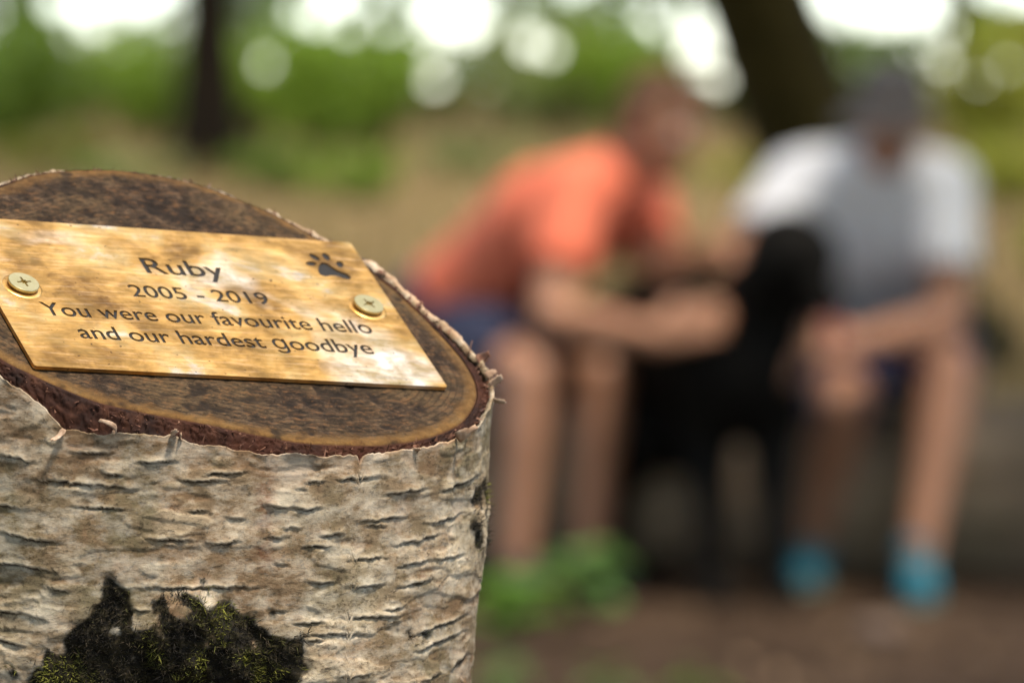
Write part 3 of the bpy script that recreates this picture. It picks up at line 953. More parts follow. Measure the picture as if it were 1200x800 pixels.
#@@REST@@
# ================================================================== LOG SEAT
def build_log():
    a = P(470, 560, 11.72); b = P(1330, 575, 11.62)
    a.z = gz(a.x, a.y) + 0.215; b.z = gz(b.x, b.y) + 0.185
    lo = thing('fallen_log', Vector(((a.x + b.x) / 2, (a.y + b.y) / 2, 0)), 'thick pale fallen log lying on the ground, used as a seat', 'log')
    n = 70
    pts = [a.lerp(b, t) for t in np.linspace(0, 1, n)]
    rad = [0.235 * (1 - t) + 0.20 * t for t in np.linspace(0, 1, n)]
    V, F, caps = tube(pts, rad, 48, 3, 0.10, 5)
    me = mesh_np('bark', V[:n * 48], F)
    m = MT('log_bark'); n1 = m.noise(14, 7, .65, (.35, 1, 1)); n2 = m.noise(3, 3)
    c = m.ramp(n1, [(.3, (.11, .072, .042)), (.5, (.28, .195, .125)), (.7, (.44, .33, .225))])
    c = m.mix(m.rng(n2, .55, .75, 0, .4), c, (.12, .11, .045))
    m.bump(n1, .8, .03)
    put('bark', me, m.set(Base_Color=c, Roughness=.9), lo)
    em = MT('log_end_grain'); n1 = em.noise(12, 5)
    emat = em.set(Base_Color=em.ramp(n1, [(.3, (.16, .10, .06)), (.7, (.42, .31, .19))]), Roughness=.85)
    for k, s in ((0, -1), (n - 1, 1)):
        ring = V[k * 48:(k + 1) * 48]; c0 = ring.mean(0)
        rows = [c0 + (ring - c0) * t + (b - a).normalized().to_tuple() * np.array(0) for t in (1.0, .75, .5, .25, .02)]
        v = np.concatenate(rows)
        f = grid_faces(5, 48, True)
        put('cut_end', mesh_np('cut_end', v, f if s > 0 else f[:, ::-1]), emat, lo)
    for t, ang in ((.22, -.4), (.9, -.9)):
        p = a.lerp(b, t); d = Vector((.2, -math.cos(ang), -math.sin(ang) * 1.0)).normalized()
        tb = tube([p + d * .15, p + d * .24, p + d * .30], [.05, .042, .036], 14, 5, .12, 20)
        put('branch_stub', merge_tubes('branch_stub', [tb]), m.m, lo)


build_log()


# ================================================================== BODIES
def rounded_cone(p0, r0, p1, r1, flat=False, sides=20):
    """closed tapered capsule"""
    p0, p1 = Vector(p0), Vector(p1)
    d = (p1 - p0); L = d.length
    d = d / L if L > 1e-6 else Vector((0, 0, 1))
    a = d.orthogonal().normalized(); b = d.cross(a)
    prof = []
    if flat:
        prof = [(0, 0.0001), (0, r0), (L, r1), (L, 0.0001)]
    else:
        for k in range(7): t = -math.pi / 2 + k * math.pi / 12; prof.append((r0 * math.sin(t), r0 * max(math.cos(t), .004)))
        for k in range(7): t = k * math.pi / 12; prof.append((L + r1 * math.sin(t), r1 * max(math.cos(t), .004)))
    V = np.array([p0 + d * h + (a * math.cos(t) + b * math.sin(t)) * r for h, r in prof for t in np.linspace(0, 2 * math.pi, sides, endpoint=False)])
    F = [tuple(x) for x in grid_faces(len(prof), sides, True)]
    n = len(prof)
    F.append(tuple(range(sides))[::-1]); F.append(tuple((n - 1) * sides + k for k in range(sides)))
    return V, F


def ellipsoid(c, r, axes=None, nu=14, nv=22):
    M = np.eye(3) if axes is None else np.array([list(x) for x in axes]).T
    rows = []
    for i in range(nu + 1):
        t = -math.pi / 2 + math.pi * i / nu
        cr = max(math.cos(t), .003)
        for k in range(nv):
            p = 2 * math.pi * k / nv
            rows.append((r[0] * cr * math.cos(p), r[1] * cr * math.sin(p), r[2] * math.sin(t)))
    V = np.array(rows) @ M.T + np.array(c)
    F = [tuple(x) for x in grid_faces(nu + 1, nv, True)]
    F.append(tuple(range(nv))[::-1]); F.append(tuple(nu * nv + k for k in range(nv)))
    return V, F


def fuse(name, shapes, voxel=0.008, smooth=6, cut=None):
    """melt closed shapes into one continuous skin"""
    bm = bmesh.new()
    for V, F in shapes:
        vs_ = [bm.verts.new(p) for p in V]
        for f in F: bm.faces.new([vs_[i] for i in f])
    bmesh.ops.recalc_face_normals(bm, faces=bm.faces[:])
    me = bpy.data.meshes.new(name); bm.to_mesh(me); bm.free()
    o = bpy.data.objects.new(name, me); COL.objects.link(o)
    r = o.modifiers.new('r', 'REMESH'); r.mode = 'VOXEL'; r.voxel_size = voxel; r.use_smooth_shade = True
    if smooth:
        s = o.modifiers.new('s', 'SMOOTH'); s.factor = .5; s.iterations = smooth
    bpy.context.view_layer.update()
    out = bpy.data.meshes.new_from_object(o.evaluated_get(bpy.context.evaluated_depsgraph_get()))
    bpy.data.objects.remove(o); bpy.data.meshes.remove(me)
    out.name = name
    if cut is not None:
        bm = bmesh.new(); bm.from_mesh(out)
        for co, no in cut:
            bmesh.ops.bisect_plane(bm, geom=bm.verts[:] + bm.edges[:] + bm.faces[:], plane_co=co, plane_no=no, clear_outer=True)
        bm.to_mesh(out); bm.free()
    out.polygons.foreach_set('use_smooth', np.ones(len(out.polygons), bool))
    return out


def hand(w, mid, nrm, side, curl=0.7, spread=0.15, sc=1.0):
    """palm and five bent fingers. w wrist, mid = direction of the middle finger, nrm = back of the hand, side=+1: thumb along mid x nrm"""
    w = Vector(w); d = Vector(mid).normalized(); n = Vector(nrm); n = (n - d * n.dot(d)).normalized()
    s = d.cross(n).normalized() * side
    S = []
    pl = .092 * sc
    for k, e in enumerate((-.030, -.010, .010, .029)):
        S.append(rounded_cone(w + s * e * .55 * sc, .017 * sc, w + d * pl + s * e * sc, .0125 * sc))
    for e, ln in ((.029, .072), (.010, .082), (-.010, .077), (-.030, .060)):
        b = w + d * pl + s * e * sc
        dirn = (d + s * e * spread * 14).normalized()
        p = b; an = curl * .35
        for seg, rr in ((.45, .0095), (.30, .0088), (.25, .0080)):
            q = p + (dirn * math.cos(an) - n * math.sin(an)) * ln * seg * sc
            S.append(rounded_cone(p, rr * sc, q, rr * .93 * sc)); p = q; an += curl * .75
    p = w + d * .022 * sc + s * .024 * sc
    q = p + (d * .65 + s * .75 - n * .3).normalized() * .042 * sc
    r = q + (d * .95 + s * .25 - n * .5).normalized() * .032 * sc
    S.append(rounded_cone(p, .016 * sc, q, .0115 * sc)); S.append(rounded_cone(q, .011 * sc, r, .0088 * sc))
    return S


def head_shapes(c, fwd, up, sc=1.0):
    """c = middle of the head"""
    f = Vector(fwd).normalized(); u = Vector(up); u = (u - f * u.dot(f)).normalized(); s = f.cross(u)
    c = Vector(c); A = (s, f, u)
    L = lambda x, y, z: c + (s * x + f * y + u * z) * sc
    S = [ellipsoid(L(0, -.012, .030), (.074 * sc, .092 * sc, .088 * sc), A),
         ellipsoid(L(0, .020, -.030), (.060 * sc, .066 * sc, .082 * sc), A),
         ellipsoid(L(0, .046, -.088), (.034 * sc, .034 * sc, .026 * sc), A),
         rounded_cone(L(0, .080, .018), .009 * sc, L(0, .100, -.022), .014 * sc),
         ellipsoid(L(-.012, .088, -.026), (.009 * sc,) * 3), ellipsoid(L(.012, .088, -.026), (.009 * sc,) * 3),
         ellipsoid(L(0, .080, .034), (.052 * sc, .014 * sc, .010 * sc), A),
         ellipsoid(L(0, .080, -.053), (.025 * sc, .012 * sc, .006 * sc), A),
         ellipsoid(L(0, .079, -.064), (.022 * sc, .012 * sc, .007 * sc), A),
         ellipsoid(L(-.036, .062, -.012), (.022 * sc, .020 * sc, .020 * sc), A), ellipsoid(L(.036, .062, -.012), (.022 * sc, .020 * sc, .020 * sc), A)]
    for q in (-1, 1):
        S.append(ellipsoid(L(.076 * q, -.012, -.002), (.011 * sc, .020 * sc, .032 * sc), A))
    eyes = [L(-.031, .070, .010), L(.031, .070, .010)]
    return S, eyes, L, A


SKIN = MT('skin'); _n = SKIN.noise(25, 4)
SKIN_M = SKIN.set(Base_Color=SKIN.mix(_n, (0.34, 0.155, 0.085), (0.44, 0.22, 0.13)), Roughness=0.5, Subsurface_Weight=0.08)
EYE_W = simple('eye_white', (0.75, 0.73, 0.70), 0.2)
EYE_D = simple('eye_dark', (0.03, 0.02, 0.015), 0.15)


def cloth(name, c1, c2, scale=14):
    t = MT(name); n = t.noise(scale, 4, .6); w = t.noise(600, 2)
    t.bump(t.math('ADD', n, t.math('MULTIPLY', w, .15)), .5, .02)
    return t.set(Base_Color=t.mix(t.rng(n, .35, .65), c1, c2), Roughness=.85)


def eyes_for(parent, eyes, fwd):
    for e in eyes:
        put('eye', mesh_from(ellipsoid(e, (.0120,) * 3, None, 8, 12)), EYE_W, parent)
        put('iris', mesh_from(ellipsoid(Vector(e) + Vector(fwd).normalized() * .0075, (.0055,) * 3, None, 6, 10)), EYE_D, parent)


def mesh_from(VF, name='m'):
    V, F = VF
    me = bpy.data.meshes.new(name); me.from_pydata([tuple(v) for v in V], [], F)
    me.polygons.foreach_set('use_smooth', np.ones(len(F), bool)); me.update()
    return me


def shoe(parent, heel, toe, up, mat, sole_mat):
    """trainer from heel to toe point (on the ground line) with a sole and laces"""
    h, t = Vector(heel), Vector(toe)
    d = (t - h); d.z = 0; d.normalize(); s = d.cross(Vector((0, 0, 1))); z = Vector((0, 0, 1))
    L = .27
    sh = [rounded_cone(h + z * .050 + d * .02, .040, h + z * .048 + d * .12, .040),
          rounded_cone(h + z * .046 + d * .12, .042, h + z * .036 + d * (L - .05), .033),
          rounded_cone(h + z * .04 + d * .03, .038, h + z * .105 + d * .045, .042),
          ellipsoid(h + z * .035 + d * (L - .055), (.055, .042, .030), (d, s, z))]
    up_ = put('shoe', fuse('shoe', sh, .006, 5, [(h + z * .012, -z)]), mat, parent)
    V = []
    N = 28
    for zz, k in ((.0, .98), (.006, 1.04), (.022, 1.02), (.024, .9)):
        for i in range(N):
            a = 2 * math.pi * i / N
            w = .040 + .008 * math.cos(a)
            V.append(h + d * (L / 2 - .012 + math.cos(a) * (L / 2 + .004) * k) + s * math.sin(a) * w * k + z * zz)
    F = [tuple(x) for x in grid_faces(4, N, True)] + [tuple(range(N))[::-1], tuple(3 * N + i for i in range(N))]
    put('sole', mesh_from((np.array(V), F)), sole_mat, up_)
    lace = [tube([h + d * (.10 + .025 * i) + s * -.026 + z * (.085 - .007 * i), h + d * (.105 + .025 * i) + z * (.098 - .009 * i), h + d * (.10 + .025 * i) + s * .026 + z * (.085 - .007 * i)], [.003] * 3, 6) for i in range(4)]
    put('laces', merge_tubes('laces', lace), sole_mat, up_)


def foot_shapes(ankle, toe_dir):
    a = Vector(ankle); d = Vector(toe_dir); d.z = 0; d.normalize()
    return [rounded_cone(a, .036, a - Vector((0, 0, .035)) - d * .02, .036), rounded_cone(a - Vector((0, 0, .02)), .034, a + d * .13 - Vector((0, 0, .045)), .026)]


def limb(pts):
    return [rounded_cone(pts[i][0], pts[i][1], pts[i + 1][0], pts[i + 1][1]) for i in range(len(pts) - 1)]


def person(label, J, shirt_m, shorts_m, shoe_m, sole_m, hair_m, cap_m=None):
    base = Vector((J['pelvis'].x, J['pelvis'].y, 0))
    t = thing('person', base, label, 'person', )
    B = []
    pel, chest, neck, hd = J['pelvis'], J['chest'], J['neck'], J['head']
    sl, sr = J['sh']
    spine = pel.lerp(chest, .5)
    acr = (sr - sl).normalized()
    fw = (chest - pel).cross(acr).normalized()
    if fw.y > 0 and J.get('fwd_fix', True): fw = -fw
    # torso
    for o, (w1, w2) in ((-1, (.075, .085)), (1, (.075, .085))):
        B.append(rounded_cone(pel + acr * .07 * o, .105, spine + acr * .065 * o, .10))
        B.append(rounded_cone(spine + acr * .065 * o, .10, chest + acr * .085 * o, .11))
    B.append(rounded_cone(chest, .12, neck, .075))
    B.append(rounded_cone(sl, .062, neck, .06)); B.append(rounded_cone(sr, .062, neck, .06))
    B.append(rounded_cone(sl, .065, chest, .10)); B.append(rounded_cone(sr, .065, chest, .10))
    hs, eyes, L, A = head_shapes(hd, J['look'], J['headup'])
    B += hs
    B.append(rounded_cone(neck, .062, L(0, -.02, -.05), .055))
    SH = [rounded_cone(pel + acr * .075 * o + (spine - pel).normalized() * .02, .122, spine + acr * .07 * o, .118) for o in (-1, 1)]
    SH += [rounded_cone(spine + acr * .07 * o, .118, chest + acr * .085 * o, .126) for o in (-1, 1)]
    SH += [rounded_cone(chest, .136, neck - (neck - chest).normalized() * .01, .084), rounded_cone(sl, .080, neck - (neck - chest).normalized() * .012, .075), rounded_cone(sr, .080, neck - (neck - chest).normalized() * .012, .075),
           rounded_cone(sl, .08, chest, .115), rounded_cone(sr, .08, chest, .115), rounded_cone(sl.lerp(sr, .12) - fw * .02, .078, sl.lerp(sr, .88) - fw * .02, .078)]
    ST = [rounded_cone(pel + acr * .08 * o, .125, pel + (spine - pel) * .35 + acr * .075 * o, .118) for o in (-1, 1)]
    for k, s0 in enumerate((sl, sr)):
        el, wr, hnd, nrm, side = J['arm'][k]
        B += limb([(s0, .058), (s0.lerp(el, .4), .050), (el, .041), (el.lerp(wr, .35), .043), (wr, .028)])
        B += hand(wr, hnd - wr, nrm, side, J.get('curl', .7))
        SH.append(rounded_cone(s0, .080, s0.lerp(el, .62), .074, True)); SH.append(rounded_cone(s0, .081, s0.lerp(el, .3), .076))
    for k in range(2):
        hip, kn, an, toe = J['leg'][k]
        B += limb([(hip, .095), (hip.lerp(kn, .5), .08), (kn, .058), (kn.lerp(an, .3), .058), (kn.lerp(an, .6), .046), (an, .036)])
        B += foot_shapes(an, toe - an)
        ST.append(rounded_cone(hip, .115, hip.lerp(kn, .80), .095, True)); ST.append(rounded_cone(hip, .116, hip.lerp(kn, .4), .10))
        g = Vector((an.x, an.y, gz(an.x, an.y) + .001)); d = toe - an; d.z = 0; d.normalize()
        shoe(t, g - d * .055, g + d * .2, None, shoe_m, sole_m)
    put('body', fuse('body', B, .0065, 5), SKIN_M, t)
    put('shirt', fuse('shirt', SH, .009, 4), shirt_m, t)
    put('shorts', fuse('shorts', ST, .010, 3), shorts_m, t)
    eyes_for(t, eyes, J['look'])
    # hair: back and crown of the head, clear of the face and ears
    hsh = [ellipsoid(L(0, -.022, .040), (.080, .090, .086), A), ellipsoid(L(0, -.045, -.005), (.076, .066, .085), A)]
    if cap_m is None: hsh += [ellipsoid(L(-.02 + .02 * i, .045, .105), (.03, .035, .022), A) for i in range(3)]
    h = fuse('hair', hsh, .006, 2)
    co = np.empty(len(h.vertices) * 3); h.vertices.foreach_get('co', co); co = co.reshape(-1, 3)
    d = co - np.array(L(0, -.02, .03)); d /= np.linalg.norm(d, axis=1)[:, None]
    co += d * (0.006 * fbm(co * 70, 5, 3))[:, None]
    h.vertices.foreach_set('co', co.ravel()); h.update()
    put('hair', h, hair_m, t)
    if cap_m is not None:
        u = A[2]
        cp = put('cap', fuse('cap', [ellipsoid(L(0, -.012, .045), (.086, .103, .088), A)], .006, 2, [(L(0, 0, .045), -(u + A[1] * -.1))]), cap_m, t)
        V = []
        nu, nv = 6, 15
        for layer in (0, .004):
            for i in range(nu):
                for k in range(nv):
                    a = (k / (nv - 1) - .5) * 2.3
                    r = .092 + .070 * i / (nu - 1) * math.cos(a * .75)
                    V.append(L(math.sin(a) * r * .93, -.012 + math.cos(a) * r * 1.06, .046 - layer - .022 * (i / (nu - 1)) ** 1.5 - .012 * (math.sin(a)) ** 2))
        g = grid_faces(nu, nv, False); F = [tuple(x) for x in g] + [tuple(x[::-1] + nu * nv) for x in g]
        for k in range(nv - 1):
            o = (nu - 1) * nv
            F.append((o + k, o + k + 1, o + k + 1 + nu * nv, o + k + nu * nv))
        put('cap_peak', mesh_from((np.array(V), F)), cap_m, cp)
        put('cap_button', mesh_from(ellipsoid(L(0, -.012, .133), (.009, .009, .006), A, 6, 10)), cap_m, cp)
    return t


ORANGE = cloth('orange_cotton', (0.74, 0.150, 0.075), (0.84, 0.22, 0.12))
WHITE = cloth('white_cotton', (0.80, 0.80, 0.84), (0.86, 0.86, 0.88))
NAVY = cloth('navy_cloth', (0.012, 0.016, 0.045), (0.022, 0.028, 0.07))
NAVY2 = cloth('dark_blue_cloth', (0.02, 0.024, 0.07), (0.03, 0.035, 0.10))
GREYC = cloth('grey_cap_cloth', (0.05, 0.045, 0.045), (0.09, 0.082, 0.08))
TEAL = cloth('teal_mesh', (0.0, 0.11, 0.18), (0.005, 0.20, 0.28), 40)
BLKS = cloth('black_shoe', (0.012, 0.012, 0.013), (0.03, 0.03, 0.03), 40)
SOLE = simple('pale_sole', (0.20, 0.32, 0.30), .6, (0.26, .36, .28), 30)
SOLE_D = simple('dark_sole', (0.05, 0.05, 0.05), .6, (0.08, .08, .08), 30)
HAIR1 = cloth('auburn_hair', (0.10, 0.045, 0.022), (0.17, 0.08, 0.04), 60)
HAIR2 = cloth('dark_brown_hair', (0.03, 0.02, 0.014), (0.06, 0.04, 0.028), 60)


def ank(px, Y, dz=.085):
    p = P(px, 600, Y); p.z = gz(p.x, p.y) + dz
    return p


J1 = dict(pelvis=P(535, 368, 11.62), chest=P(655, 258, 11.42), neck=P(722, 208, 11.36), head=P(775, 148, 11.30),
          look=Vector((.75, -.55, -.35)), headup=Vector((.15, 0, 1)),
          sh=(P(672, 228, 11.20), P(752, 240, 11.58)),
          arm=((P(645, 372, 11.06), P(768, 392, 10.88), P(838, 372, 10.84), Vector((-.1, -1, .15)), -1),
               (P(770, 325, 11.34), P(850, 288, 11.14), P(900, 285, 11.06), Vector((0, -.4, 1)), 1)),
          leg=((P(545, 395, 11.50), P(622, 440, 11.06), ank(604, 11.05), ank(640, 10.85)),
               (P(575, 392, 11.68), P(706, 438, 11.32), ank(690, 11.32), ank(735, 11.12))))
person('person in orange t-shirt and navy shorts sitting on the log, hugging the black dog', J1, ORANGE, NAVY, BLKS, SOLE_D, HAIR1)
J2 = dict(pelvis=P(1035, 392, 11.72), chest=P(1020, 272, 11.50), neck=P(1025, 196, 11.38), head=P(1044, 140, 11.29),
          look=Vector((-.25, -.93, -.26)), headup=Vector((0, -.1, 1)),
          sh=(P(936, 216, 11.40), P(1104, 220, 11.42)),
          arm=((P(858, 318, 11.26), P(880, 398, 11.02), P(915, 425, 10.92), Vector((-.3, -1, .2)), 1),
               (P(1112, 378, 11.30), P(1000, 402, 11.02), P(930, 392, 10.86), Vector((0, -.9, .4)), 1)),
          leg=((P(985, 415, 11.68), P(988, 474, 11.22), ank(950, 11.38), ank(935, 11.12)),
               (P(1078, 412, 11.68), P(1112, 436, 11.22), ank(1076, 11.08), ank(1080, 10.85))))
person('person in white t-shirt, grey cap and teal trainers sitting on the log beside the dog', J2, WHITE, NAVY2, TEAL, SOLE, HAIR2, GREYC)


# ================================================================== DOG
def build_dog():
    c = P(880, 700, 10.95)
    t = thing('dog', Vector((c.x, c.y, 0)), 'black short-haired dog standing between the two seated people', 'dog')
    rump, chest = P(745, 375, 11.40), P(862, 385, 11.02)
    mid = rump.lerp(chest, .5)
    low = lambda p, dz: p - Vector((0, 0, dz))
    S = []
    ax = (chest - rump).normalized(); sd = ax.cross(Vector((0, 0, 1))).normalized(); up = Vector((0, 0, 1))
    S.append(ellipsoid(low(chest, .06), (.16, .125, .185), (ax, sd, up)))
    S.append(ellipsoid(low(chest, .04) + ax * .06, (.10, .095, .13), (ax, sd, up)))
    S.append(ellipsoid(low(mid, .05), (.19, .115, .145), (ax, sd, up)))
    S.append(ellipsoid(low(rump, .03), (.14, .095, .125), (ax, sd, up)))
    S.append(rounded_cone(rump, .10, chest, .105))
    hd = P(928, 312, 10.90)
    look = Vector((.62, -.70, -.30)).normalized()
    hu = (up - look * up.dot(look)).normalized(); hs = look.cross(hu)
    L = lambda x, y, z: hd + hs * x + look * y + hu * z
    S.append(rounded_cone(chest + ax * .03, .125, chest.lerp(hd, .55), .100)); S.append(rounded_cone(chest.lerp(hd, .5), .100, L(0, -.04, -.03), .085))
    S.append(ellipsoid(L(0, -.010, .022), (.100, .115, .098), (hs, look, hu)))
    S.append(rounded_cone(L(0, .05, -.020), .050, L(0, .135, -.030), .036))
    S.append(rounded_cone(L(0, .03, -.050), .036, L(0, .115, -.062), .024))
    S.append(ellipsoid(L(0, .155, -.018), (.024, .018, .018), (hs, look, hu)))
    for q in (-1, 1):                                            # hanging ears
        S.append(ellipsoid(L(.098 * q, -.02, -.022), (.017, .046, .074), (hs, look, hu)))
        S.append(ellipsoid(L(.084 * q, -.012, .040), (.022, .038, .028), (hs, look, hu)))
        S.append(ellipsoid(L(.034 * q, .050, .026), (.026, .022, .016), (hs, look, hu)))
    # front legs: elbow, wrist, pasterns, paws
    for q, (px, Y) in ((1, (832, 10.98)), (-1, (910, 10.94))):
        sh = chest + Vector((.07 if px > 870 else -.06, -.03, 0))
        g = P(px, 690, Y); g.z = gz(g.x, g.y)
        el = Vector((sh.x * .6 + g.x * .4, sh.y * .6 + g.y * .4 + .05, .37)); wr = Vector((g.x, g.y, .16))
        S += [rounded_cone(low(sh, .02), .095, el, .068), rounded_cone(el, .056, wr, .037), rounded_cone(wr, .037, g + up * .05, .032),
              rounded_cone(g + up * .038, .040, g + up * .027 + Vector((.03, -.06, 0)), .026)]
        for e in (-.022, -.007, .008, .023):
            S.append(rounded_cone(g + up * .022 + Vector((.025 + e, -.05 + e * .3, 0)), .014, g + up * .014 + Vector((.038 + e, -.085 + e * .3, 0)), .012))
    # hind legs: thigh, knee forward, hock back
    for q, (px, Y) in ((-1, (738, 11.36)), (1, (786, 11.52))):
        hp = rump + sd * (-.065 if q < 0 else .065)
        g = P(px, 690, Y); g.z = gz(g.x, g.y)
        fl = Vector((ax.x, ax.y, 0)).normalized()
        kn = Vector((g.x, g.y, .34)) + fl * .10; hk = Vector((g.x, g.y, .19)) - fl * .07; pa = g + up * .045 - fl * .03
        S += [rounded_cone(low(hp, .03), .098, kn, .062), rounded_cone(kn, .062, hk, .040), rounded_cone(hk, .040, pa, .033),
              rounded_cone(pa - up * .012, .032, g + up * .026 + fl * .05, .025)]
        for e in (-.02, -.007, .007, .02):
            S.append(rounded_cone(g + up * .022 + fl * .04 + sd * e, .013, g + up * .014 + fl * .08 + sd * e, .011))
    tl = rump - ax * .11
    S += limb([(tl, .036), (tl - ax * .12 - up * .08, .028), (tl - ax * .18 - up * .20, .020), (tl - ax * .17 - up * .30, .010)])
    fur = MT('black_fur'); n = fur.noise(160, 5, .6, (1, 1, .3)); fur.bump(n, .6, .006)
    put('body', fuse('body', S, .008, 6), fur.set(Base_Color=fur.mix(n, (.003, .0028, .0026), (.010, .0085, .007)), Roughness=.6, Specular_IOR_Level=.06), t)
    nose = simple('nose_black', (.012, .012, .012), .3)
    put('nose', mesh_from(ellipsoid(L(0, .170, -.012), (.019, .012, .014), (hs, look, hu), 8, 14)), nose, t)
    for q in (-1, 1):
        put('eye', mesh_from(ellipsoid(L(.038 * q, .074, .012), (.0115,) * 3, None, 8, 12)), simple('amber_eye', (.07, .03, .01), .12), t)
    tg = tube([L(0, .10, -.055), L(0, .145, -.066), L(0, .165, -.085), L(.004, .17, -.115)], [.013, .016, .016, .010], 12)
    put('tongue', merge_tubes('tongue', [tg]), simple('tongue_pink', (.55, .13, .13), .35), t)
    return t


build_dog()


# ================================================================== TREES, BUSHES, PLANTS
BARK_D = simple('dark_tree_bark', (0.010, 0.007, 0.004), .95, (0.024, 0.016, 0.009), 8, .8, Specular_IOR_Level=.1)
BARK_O = simple('olive_tree_bark', (0.022, 0.018, 0.005), .95, (0.046, 0.036, 0.011), 8, .8, Specular_IOR_Level=.1)
LEAF = [leaf_mat('fresh_leaf', (0.14, 0.26, 0.018), (0.32, 0.46, 0.05), .5),
        leaf_mat('deep_leaf', (0.055, 0.12, 0.010), (0.17, 0.28, 0.028), .5),
        leaf_mat('pale_leaf', (0.22, 0.28, 0.09), (0.36, 0.42, 0.17), .5),
        leaf_mat('yellow_leaf', (0.22, 0.24, 0.018), (0.38, 0.38, 0.05), .5)]


def blob_points(clumps, n, seed):
    """leaf centres in uneven clumps; clumps = (centre, radii)"""
    rng = np.random.default_rng(seed)
    vol = np.array([r[0] * r[1] * r[2] for c, r in clumps]) ** .75
    k = rng.choice(len(clumps), n, p=vol / vol.sum())
    d = rng.normal(size=(n, 3)); d /= np.linalg.norm(d, axis=1)[:, None]
    d *= (rng.uniform(0, 1, n) ** .45)[:, None]
    return np.array([clumps[i][0] for i in k]) + d * np.array([clumps[i][1] for i in k])


# lighter openings in the leaf wall at the wood's edge: X, Z at 52 m, radius
def hole(px, py, rpx, Y=52.0):
    p = P(px, py, Y); return (p.x, p.z, rpx * .84 / FPX * Y)


HOLES = [hole(*h) for h in [(66, 2, 20), (100, 4, 26), (128, -8, 24), (162, -4, 36), (200, -14, 18), (228, -60, 30), (346, 14, 18), (374, 20, 22), (398, -8, 30), (432, 4, 14), (455, -28, 20),
                            (500, 0, 26), (526, 18, 34), (552, 26, 30), (620, 50, 20), (644, 58, 15), (600, 10, 12), (668, -30, 34), (702, 34, 11), (712, 8, 9), (770, 32, 13), (826, 46, 33), (800, 10, 10),
                            (950, -18, 40), (985, 2, 40), (1030, -6, 50), (1075, -4, 44), (1150, -24, 26), (1180, -18, 34), (1215, -8, 22), (130, 132, 7), (350, 150, 6), (480, 36, 12), (300, -50, 20)]]
_r = np.random.default_rng(21)
HOLES += [hole(_r.uniform(0, 1200), 30 + 50 * _r.normal(), _r.uniform(7, 17)) for _ in range(46)]


def carve(pts):
    keep = np.ones(len(pts), bool)
    for x, z, r in HOLES:
        rr = r * (0.85 + 0.25 * fbm(pts * [3, .2, 3] + x, 7, 2))
        s = 52.0 / pts[:, 1]
        keep &= np.hypot(pts[:, 0] * s - x, (pts[:, 2] - CAMH) * s + CAMH - z) > rr
    return pts[keep]


def tree(name, x, y, r, h, label, lean=(0, 0), crown_r=3.0, crown_lo=2.0, leaf=0, n=6000, size=.13, seed=0, bark=None, group=None, hang=None, do_carve=True, bend=0.0, slope=0.0, limbs=11, n_hang=0):
    rng = np.random.default_rng(seed)
    z0 = gz(x, y) - .08
    t = thing(name, Vector((x, y, z0)), label, 'tree', group)
    top = Vector((x + lean[0], y + lean[1], z0 + h))
    base = Vector((x, y, z0))
    n_ = 26
    pts = [base.lerp(top, q) + Vector((math.tanh(q * h / 2.6) * 2.6 * slope, 0, 0)) for q in np.linspace(0, 1, n_)]
    rad = [r * (1 - .78 * q) * (1 + .9 * math.exp(-q * h / .35)) for q in np.linspace(0, 1, n_)]
    tubes = [tube(pts, rad, 16, seed, .10, 4)]
    clumps = []
    for k in range(limbs):
        q = rng.uniform(min(max(.08, crown_lo / h), .3), .98); p = base.lerp(top, q) + Vector((math.tanh(q * h / 2.6) * 2.6 * slope, 0, 0))
        a = rng.uniform(0, 2 * math.pi); L = crown_r * rng.uniform(.55, 1.05) * (1.15 - .6 * abs(q - .55))
        e = p + Vector((math.cos(a) * L, math.sin(a) * L, L * rng.uniform(.05, .55)))
        tubes.append(tube(curve_pts(p, e, 7, .06, seed + k), [r * .32 * (1 - q * .5) * (1 - .8 * u) + .006 for u in np.linspace(0, 1, 7)], 7, seed, .1))
        for u in (.45, .75, 1.0):
            c = p.lerp(e, u) + Vector(rng.normal(size=3)) * .25
            s = crown_r * rng.uniform(.16, .34)
            clumps.append((tuple(c), (s, s, s * .7)))
    put('trunk', merge_tubes('trunk', tubes), bark or BARK_D, t)
    pts = blob_points(clumps, n, seed)
    if hang: pts = np.concatenate([pts, blob_points(hang, n_hang, seed + 1)])
    if do_carve: pts = carve(pts)
    pts = pts[pts[:, 2] > z0 + .25]
    put('crown', leaves_mesh('crown', pts, size, seed=seed), LEAF[leaf], t)
    return t


# the two trunks that stand out: dark straight one, and the thick leaning one behind the people
GT = 'trees at the edge of the wood'
p = P(242, 196, 39)
tree('tree', p.x, p.y, .215, 11, 'dark straight tree trunk rising alone from the dry grass', (.15, 0), 3.2, 2.6, 1, 7000, .13, 11)
p = P(1084, 268, 19.5)
tree('tree', p.x, p.y, .23, 9, 'thick olive-brown tree trunk leaning over behind the person in the white t-shirt', (.4, -3.0), 6.0, 3.6, 0, 9000, .20, 12, BARK_O, do_carve=False, slope=-.55, limbs=20)
p = P(588, 175, 55)
tree('tree', p.x, p.y, .11, 9, 'thin dark tree trunk between bushes behind the orange t-shirt', (.1, 0), 2.6, 2.4, 0, 6000, .13, 13)
p = P(1128, 170, 50)
tree('tree', p.x, p.y, .10, 9, 'thin dark tree trunk beside the grey cap', (-.1, 0), 2.6, 2.4, 3, 6000, .13, 14)
p = P(20, 160, 58)
tree('tree', p.x, p.y, .17, 10, 'dark-leaved tree at the end of the bushes past the straight trunk', (-.1, 0), 3.0, 2.0, 1, 7000, .14, 15)
p = P(700, 160, 60)
tree('tree', p.x, p.y, .14, 10, 'pale-leaved tree behind the head of the person in orange', (.1, 0), 3.0, 2.0, 2, 7000, .14, 16)


